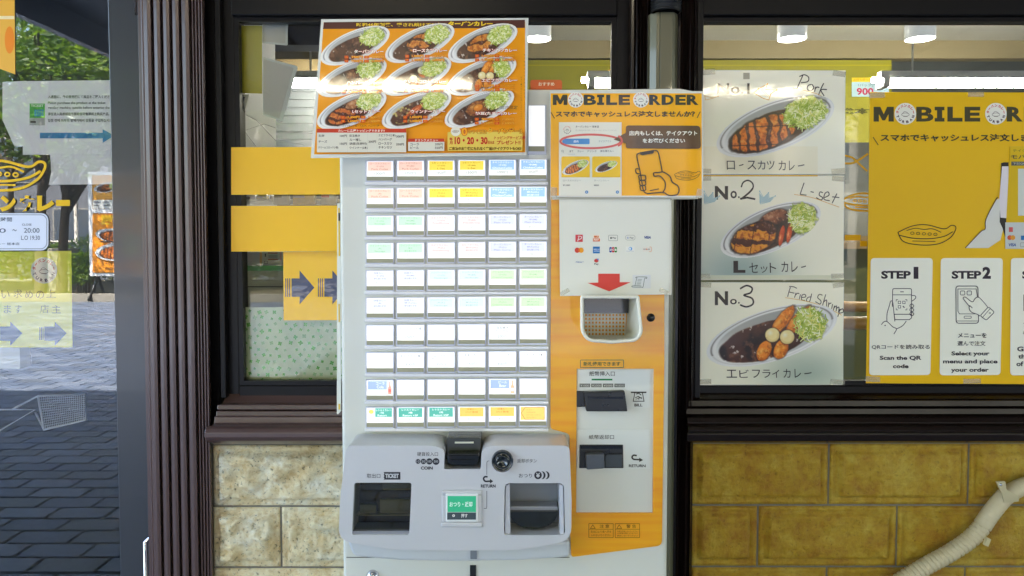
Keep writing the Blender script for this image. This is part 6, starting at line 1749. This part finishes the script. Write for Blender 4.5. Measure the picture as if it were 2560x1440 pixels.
q = Print(Plane(Y=1.998), .0002); q.ell(40 - 16, 100, 12, 34, (244, 140, 20)); q.rect(-50, 40, 36, 48, (250, 226, 170)); q.build('sticker_print', M_print, o1)
# yellow line lettering on the glass
q = Print(Plane(Y=1.9965), .0002)
YL = (240, 190, 12)
dish_line(q, 8, 440, 104, YL, 6.5)
for ch, a, b in (('タ', -160, -130), ('ー', -124, -90), ('バ', -86, -40), ('ン', 0, 40), ('カ', 47, 88), ('レ', 92, 136)):
    if ch == 'ー': q.rect(a, 506, b, 518, YL, 2); continue
    q.text(ch, a, 489, b, 529, YL, bold=.075)
q.rect(140, 500, 175, 515, YL, 2)
tag(q.build('door_lettering', M_print, None), 'yellow shop lettering and dish drawing on the glass door', 'lettering')
n2 = door_sheet('hours_plate', 'rounded white opening hours plate on the glass door', 'sign', rrect(-150, 533, 121, 626, 18), (222, 226, 238), 1.9965)
q = Print(Plane(Y=1.9965), .0002)
q.frame(-146, 537, 117, 622, 2, (150, 156, 164), 15)
GB = (100, 108, 122)
q.text('営業時間', -26, 543, 30, 554, GB, bold=.02); q.text('CLOSE', 55, 559, 79, 564, GB, bold=.02); q.text('11:00', -60, 571, 15, 582, GB, bold=.01); q.text('～', 31, 573, 42, 578, GB, bold=.03); q.text('20:00', 60, 570, 99, 582, GB, bold=.01); q.text('L.O 19:30', 53, 589, 100, 600, GB, bold=.01); q.text('ターバンカレー 総本店', -60, 606, 49, 613, GB, bold=.01)
q.build('hours_print', M_print, n2)
n3 = door_sheet('door_poster', 'lime yellow door poster with round badge and two dark arrows', 'poster', [(-190, 632), (178, 627), (181, 868), (-190, 870)], (252, 248, 80), 2.012)
q = Print(Plane(Y=2.0112), .0001)
badge(q, 110, 676, 33, dark=(44, 44, 84))
OT = (132, 128, 44)
for t_, a, b, y in (('い', 4, 24, 726), ('求', 34, 56, 724), ('め', 63, 82, 726), ('の', 90, 110, 727), ('上', 116, 140, 724), ('ま', 10, 28, 763), ('す', 38, 54, 763), ('店', 101, 122, 762), ('主', 130, 152, 763)): q.text(t_, a, y, b, y + 20, OT)
for x in (-12, 99):
    for k in range(3): q.rect(x + k * 4, 818, x + 2 + k * 4, 850, (60, 76, 110))
    q.poly([(x + 12, 816), (x + 38, 816), (x + 38, 804), (x + 68, 833), (x + 38, 864), (x + 38, 852), (x + 12, 852)], (60, 76, 110))
q.build('poster_print', M_print, n3)
# wire rack with mesh basket inside the door
wr_ = thing('wire_basket', 'white wire mesh basket rack standing inside the glass door', 'basket', P(150, 1280, 2.4))
Mwr = mat('white_wire', S(206, 210, 220), rough=.3)
fr_ = MB()
for a_ in ([(-60, 1024), (88, 1024), (-40, 1100)], [(30, 1024), (95, 990), (213, 985), (215, 1050), (110, 1075), (88, 1030)], [(95, 990), (110, 1075)]):
    fr_.tube([P(x, y, 2.35) for x, y in a_], .0035, 6)
fr_.build('wire_frame', Mwr, wr_, True)
ms = MB()
for k in range(24):
    t = k / 23
    a = P(98 + 115 * t, 991 - 4 * t, 2.351); b = P(110 + 104 * t, 1073 - 22 * t, 2.351)
    ms.tube([a, b], .0009, 4)
for k in range(14):
    t = k / 13
    a = P(97 + 12 * t, 992 + 80 * t, 2.3515); b = P(212 + 1 * t, 987 + 62 * t, 2.3515)
    ms.tube([a, b], .0009, 4)
o = ms.build('wire_mesh', Mwr, wr_); o['kind'] = 'stuff'
MB().tube([P(-60, 1024, 2.36), P(-60, 1420, 2.36)], .004, 6).build('leg', Mwr, wr_)
tag(MB().pbox(-200, 870, 50, 922, 2.25, 2.3).build('white_box', M_paper), 'white box inside the glass door under the lime poster', 'box')

# ================================================================== THE STREET BEHIND THE CAMERA (mirrored in the door glass)
def R_(px, py, V):
    x, _, z = P(px, py, V)
    return x, 4 - V, z
M_bark = mat('bark', S(74, 62, 48), rough=.9, var=.3, vscale=30, bump=.004, bscale=40)
def leaf_mat(name, c):
    m = mat(name, c, rough=.45, var=.3, vscale=1.5)
    n = m.node_tree; b = n.nodes['Principled BSDF']
    tl = n.nodes.new('ShaderNodeBsdfTranslucent'); tl.inputs[0].default_value = (c[0] * 1.5, c[1] * 1.6, c[2] * .8, 1)
    mx = n.nodes.new('ShaderNodeMixShader'); mx.inputs[0].default_value = .45
    out = n.nodes['Material Output']
    n.links.new(b.outputs[0], mx.inputs[1]); n.links.new(tl.outputs[0], mx.inputs[2]); n.links.new(mx.outputs[0], out.inputs[0])
    return m
M_leaf = [leaf_mat('leaf_dark', (.06, .12, .018)), leaf_mat('leaf_mid', (.12, .20, .022)), leaf_mat('leaf_light', (.20, .29, .03))]
def crown_mesh(c, rad, n, size, seed):
    rs = np.random.RandomState(seed)
    k = max(8, n // 90)
    d = rs.normal(size=(k, 3)); d /= np.linalg.norm(d, axis=1)[:, None]
    cc = c + d * rad * (rs.rand(k, 1) ** .45)
    idx = rs.randint(0, k, n)
    p = cc[idx] + rs.normal(size=(n, 3)) * np.array([.42, .42, .24]) * (np.mean(rad) * .33)
    u = rs.normal(size=(n, 3)); u[:, 2] *= .5; u /= np.linalg.norm(u, axis=1)[:, None]
    w = np.cross(u, rs.normal(size=(n, 3))); w /= np.linalg.norm(w, axis=1)[:, None]
    s = size * 1.15 * rs.uniform(.6, 1.3, (n, 1))
    v = np.stack([p - u * s, p - w * s * .38, p + u * s, p + w * s * .38], 1).reshape(-1, 3)
    f = np.arange(4 * n).reshape(n, 4)
    me = bpy.data.meshes.new('crown'); me.from_pydata(v.tolist(), [], f.tolist())
    mi = (rs.rand(n) * 1.3 + (idx % 3) * .55).astype(int).clip(0, 2)
    me.polygons.foreach_set('material_index', mi.tolist()); me.update()
    return me, cc
def tree(label, x, y, h, rad, n, seed, lean=0.0, size=.085):
    t = thing('street_tree', label, 'tree', (x, y, 0), 'street trees beyond the pavement')
    c = np.array([x + lean, y, h])
    me, cc = crown_mesh(c, np.array(rad), n, size, seed)
    o = link('crown', me, M_leaf, t)
    mb = MB()
    mid = Vector((x + lean * .5, y, h * .62))
    mb.tube([(x, y, 0), (x + lean * .2, y, h * .3), mid], [.13, .10, .08], 9)
    rs = random.Random(seed)
    for k in range(0, len(cc), max(1, len(cc) // 18)):
        e = Vector(cc[k]); m_ = mid.lerp(e, .5) + Vector((0, 0, .2))
        mb.tube([mid - Vector((0, 0, rs.uniform(0, .8))), m_, e], [.05, .03, .012], 5)
    mb.build('trunk', M_bark, t, True)
for i, (px, V, h, rad, n, lean, lb) in enumerate(((97, 16.3, 5.2, (2.8, 2.2, 2.2), 6000, .25, 'nearest street tree with a slim dark trunk'), (-60, 17, 5.2, (2.6, 2.2, 1.9), 5500, -.3, 'broad street tree left of the nearest one'), (150, 17, 4.5, (2.6, 2.0, 1.7), 5000, .4, 'street tree behind the nearest one beside the lamp post'), (330, 17.5, 5.2, (2.6, 2.4, 1.6), 5500, .2, 'street tree standing beside the signboard'), (620, 17.5, 5.4, (2.8, 2.4, 1.9), 7000, 0, 'street tree right of the signboard'), (1250, 17.5, 5.3, (2.8, 2.4, 1.9), 6000, 0, 'street tree opposite the ticket machine'), (1850, 17.5, 5.3, (2.8, 2.4, 1.9), 6000, .2, 'added street tree opposite the dish sheets, darkening reflections'), (2400, 17.5, 5.5, (2.8, 2.4, 2.0), 6000, 0, 'added street tree opposite the tall yellow poster, darkening reflections'), (3000, 17.5, 5.3, (2.8, 2.4, 1.9), 6000, 0, 'added rightmost street tree along the pavement, darkening reflections'), (30, 25, 6.5, (4.2, 3, 3.0), 2200, 0, 'large tree across the road'), (330, 27, 7.0, (4.5, 3, 3.4), 2200, 0, 'tall tree across the road behind the signboard'))):  # the three trees farthest right are added to darken right-side reflections
    x, y, _ = R_(px, 590, V)
    tree(lb, x, y, h, rad, n, 20 + i, lean, .085 if V < 20 else .13)
# planter with kerb, hedge, low wall, rail, lamp post
M_kerb = mat('kerb_concrete', S(156, 150, 138), rough=.85, var=.15)
kb = MB().box(-40, 12, -12.15, -11.95, -.02, .16).box(-40, 12, -17.45, -17.25, -.02, .16).build('kerb', M_kerb); tag(kb, kind='structure')
sl = MB().box(-40, 12, -17.25, -12.15, -.01, .12).build('planting_strip', mat('soil', S(86, 78, 60), rough=.95, var=.3, vscale=3)); tag(sl, kind='structure')
def hedge(label, x0, x1, y0, y1, z0, z1, n, seed, nm='hedge', cat='hedge', size=.07):
    rs = np.random.RandomState(seed)
    p = np.stack([rs.uniform(x0, x1, n), rs.uniform(y0, y1, n), z0 + (z1 - z0) * rs.rand(n) ** .7], 1)
    p[:, 2] += .12 * np.sin(p[:, 0] * 3.1) * (p[:, 2] - z0)
    u = rs.normal(size=(n, 3)); u /= np.linalg.norm(u, axis=1)[:, None]
    w = np.cross(u, rs.normal(size=(n, 3))); w /= np.linalg.norm(w, axis=1)[:, None]
    s = size * rs.uniform(.6, 1.3, (n, 1))
    v = np.stack([p - u * s, p - w * s * .5, p + u * s, p + w * s * .5], 1).reshape(-1, 3)
    t = thing(nm, label, cat, ((x0 + x1) / 2, (y0 + y1) / 2, z0))
    me = bpy.data.meshes.new('foliage'); me.from_pydata(v.tolist(), [], np.arange(4 * n).reshape(n, 4).tolist())
    me.polygons.foreach_set('material_index', rs.randint(0, 3, n).tolist()); me.update()
    link('foliage', me, M_leaf, t)
    mb = MB()
    for k in range(7):
        xx = x0 + (x1 - x0) * (k + .5) / 7; yy = (y0 + y1) / 2
        mb.tube([(xx, yy, 0), (xx + .05, yy, z0 + (z1 - z0) * .7)], [.03, .012], 6)
    mb.build('stem', M_bark, t)
x0, y_, _ = R_(176, 700, 16.3); x1 = R_(228, 700, 16.3)[0]
hedge('dark rounded shrub beside the signboard wheels', x0, x1, y_ - .45, y_ + .1, .35, 1.0, 2600, 3, 'shrub', 'shrub', .05)
x0, y_, _ = R_(110, 600, 20); x1 = R_(250, 600, 20)[0]
hedge('bright green hedge along the far side of the planting strip', x0 - 6, x1 + 8, -16.6, -15.7, .25, 1.35, 9000, 5)
x0, y_, _ = R_(118, 620, 17.5); x1 = R_(172, 620, 17.5)[0]
o = MB().box(x0, x1, y_ - .4, y_, .1, 1.15).build('concrete_block', M_kerb); bevel(o, .02); tag(o, 'pale concrete block in front of the green hedge', 'block')
lpst = thing('lamp_post', 'white lamp post behind the hedge across the pavement', 'lamp post', R_(192, 620, 21))
X, Yq, _ = R_(192, 620, 21)
MB().tube([(X, Yq, 0), (X, Yq, 5.5)], .055, 10).build('pole', mat('white_pole', S(214, 206, 196), rough=.4), lpst, True)
MB().tube([(X, Yq, 5.5), (X + .9, Yq, 5.9)], .04, 8).build('arm', MATS['white_pole'], lpst, True)
bevel(MB().box(X + .7, X + 1.3, Yq - .12, Yq + .12, 5.84, 5.95).build('lamp_head', MATS['white_pole'], lpst), .02)
gr = thing('guard_rail', 'white guard rail along the road beyond the hedge', 'railing', (-8, -17.2, .1))
MB().tube([(-30, -17.2, 1.28), (10, -17.2, 1.28)], .035, 8).build('top_rail', MATS['white_pole'], gr, True)
for k in range(20): MB().tube([(-30 + k * 2, -17.2, .1), (-30 + k * 2, -17.2, 1.28)], .03, 8).build('post', MATS['white_pole'], gr, True)
# buildings across the road
def building(label, x0, x1, y, h, wall, fl, nw, glass):
    t = thing('office_building', label, 'building', ((x0 + x1) / 2, y, 0))
    MB().box(x0, x1, y - 8, y, 0, h).build('wall', mat('bw_%d' % int(x0), S(*wall), rough=.7, var=.08, vscale=.5), t)
    MB().box(x0 - .15, x1 + .15, y - 8.1, y + .15, h, h + .3).build('roof', M_kerb, t)
    g = mat('bg_%d' % int(x0), S(*glass), rough=.08, spec=.8)
    w = (x1 - x0) / nw
    for f_ in range(fl):
        for k in range(nw):
            a = x0 + w * (k + .15); b = x0 + w * (k + .85); z0 = .7 + f_ * 3.3 if f_ else .3; z1 = f_ * 3.3 + 2.7
            fr = MB().box(a - .06, b + .06, y + .002, y + .06, z0 - .06, z1 + .06).build('window', M_kerb, t)
            MB().box(a, b, y + .06, y + .075, z0, z1).build('pane', g, fr)
building('grey office building across the road', -34, -19, -30, 7.5, (104, 106, 112), 2, 5, (60, 74, 90))
building('beige office building across the road with dark windows', -18.6, -7, -30.5, 8.5, (156, 148, 134), 2, 4, (50, 60, 72))
building('added pale office building across the road far right, blocking reflected sky', 9, 26, -29, 17, (150, 144, 132), 4, 5, (56, 66, 74))  # added to cover the sky mirrored in the right window
building('added dark office building across the road at far right, blocking reflected sky', 27, 46, -29.5, 19, (92, 88, 84), 5, 5, (50, 58, 66))  # also added, darkens what the right window and sill reflect
building('brown office building across the road at the right', -6.5, 8, -30, 15, (112, 92, 80), 4, 5, (60, 70, 80))
# signboard with its mirrored menu prints
sgx0, sgy, _ = R_(224, 600, 16.2); sgx1 = R_(330, 600, 16.2)[0]
sg = thing('menu_signboard', 'tall wheeled menu signboard in a white frame standing on the pavement', 'signboard', ((sgx0 + sgx1) / 2, sgy, 0))
Msf = mat('sign_frame', S(232, 232, 228), rough=.3)
zz = lambda py: P(0, py, 16.2)[2]
MB().box(sgx0, sgx0 + .09, sgy - .08, sgy + .02, zz(690), zz(438)).box(sgx1 + .5, sgx1 + .59, sgy - .08, sgy + .02, zz(690), zz(438)).box(sgx0, sgx1 + .59, sgy - .08, sgy + .021, zz(533), zz(523)).box(sgx0, sgx1 + .59, sgy - .08, sgy + .021, zz(690), zz(682)).box(sgx0, sgx1 + .59, sgy - .08, sgy + .021, zz(438), zz(430)).build('frame', Msf, sg)
MB().box(sgx0 + .09, sgx1 + .5, sgy - .06, sgy, zz(682), zz(438)).build('board', mat('sign_orange', S(236, 168, 30), rough=.4), sg)
for sx in (sgx0 + .15, sgx1 + .4):
    MB().tube([(sx, sgy - .3, .06), (sx, sgy - .04, zz(690))], .03, 8).tube([(sx, sgy + .3, .06), (sx, sgy - .02, zz(690))], .03, 8).build('leg', M_black, sg, True)
    for yy in (-.3, .3): MB().lathe((sx - .02, sgy + yy, .06), [(.0001, 0), (.06, 0), (.06, .04), (.0001, .04)], 'x', 16).build('wheel', M_black, sg, True)
class SignPlane(Plane):
    def hit(s, px, py, off=0.0):
        px = np.asarray(px, float); py = np.asarray(py, float)
        dx, dy, dz = dirs(px, py); t = 16.2 / dy
        return np.stack([t * dx, np.full_like(dx, sgy + .001 + off * 6), CZ + t * dz], -1)
sp = SignPlane(Y=0); sp.n = np.array([0, 1, 0])
q = Print(sp, .0005, .0002)
q.rect(232, 440, 345, 498, (240, 170, 60)); dish_print(q, 268, 468, 34, 13, 10, 'porkm', 60, seed=4); q.rect(234, 500, 340, 522, (214, 214, 206))
for k in range(4): q.rect(236 + k * 24, 504, 252 + k * 24, 507, (120, 120, 120)); q.rect(236 + k * 24, 512, 252 + k * 24, 515, (120, 120, 120))
q.rect(234, 536, 345, 681, (240, 150, 30)); q.rect(256, 538, 345, 562, (244, 190, 30)); q.text('ターバンカレー', 266, 549, 345, 562, (206, 60, 30), bold=.05, mirror=True)
dish_print(q, 302, 592, 62, 20, -8, 'pork', 80, seed=6); dish_print(q, 302, 628, 60, 24, 5, 'small_pork', 80, seed=9)
q.rect(256, 603, 345, 606, (30, 24, 22)); q.text('カレー 特製ソース', 262, 654, 320, 664, (60, 40, 20), bold=.04, mirror=True); q.text('750円 1,000円 1,200円', 270, 668, 330, 676, (60, 40, 20), bold=.03, mirror=True)
q.build('sign_print', M_print, sg)
print('objects', len(bpy.data.objects), 'polys', sum(len(m.polygons) for m in bpy.data.meshes))
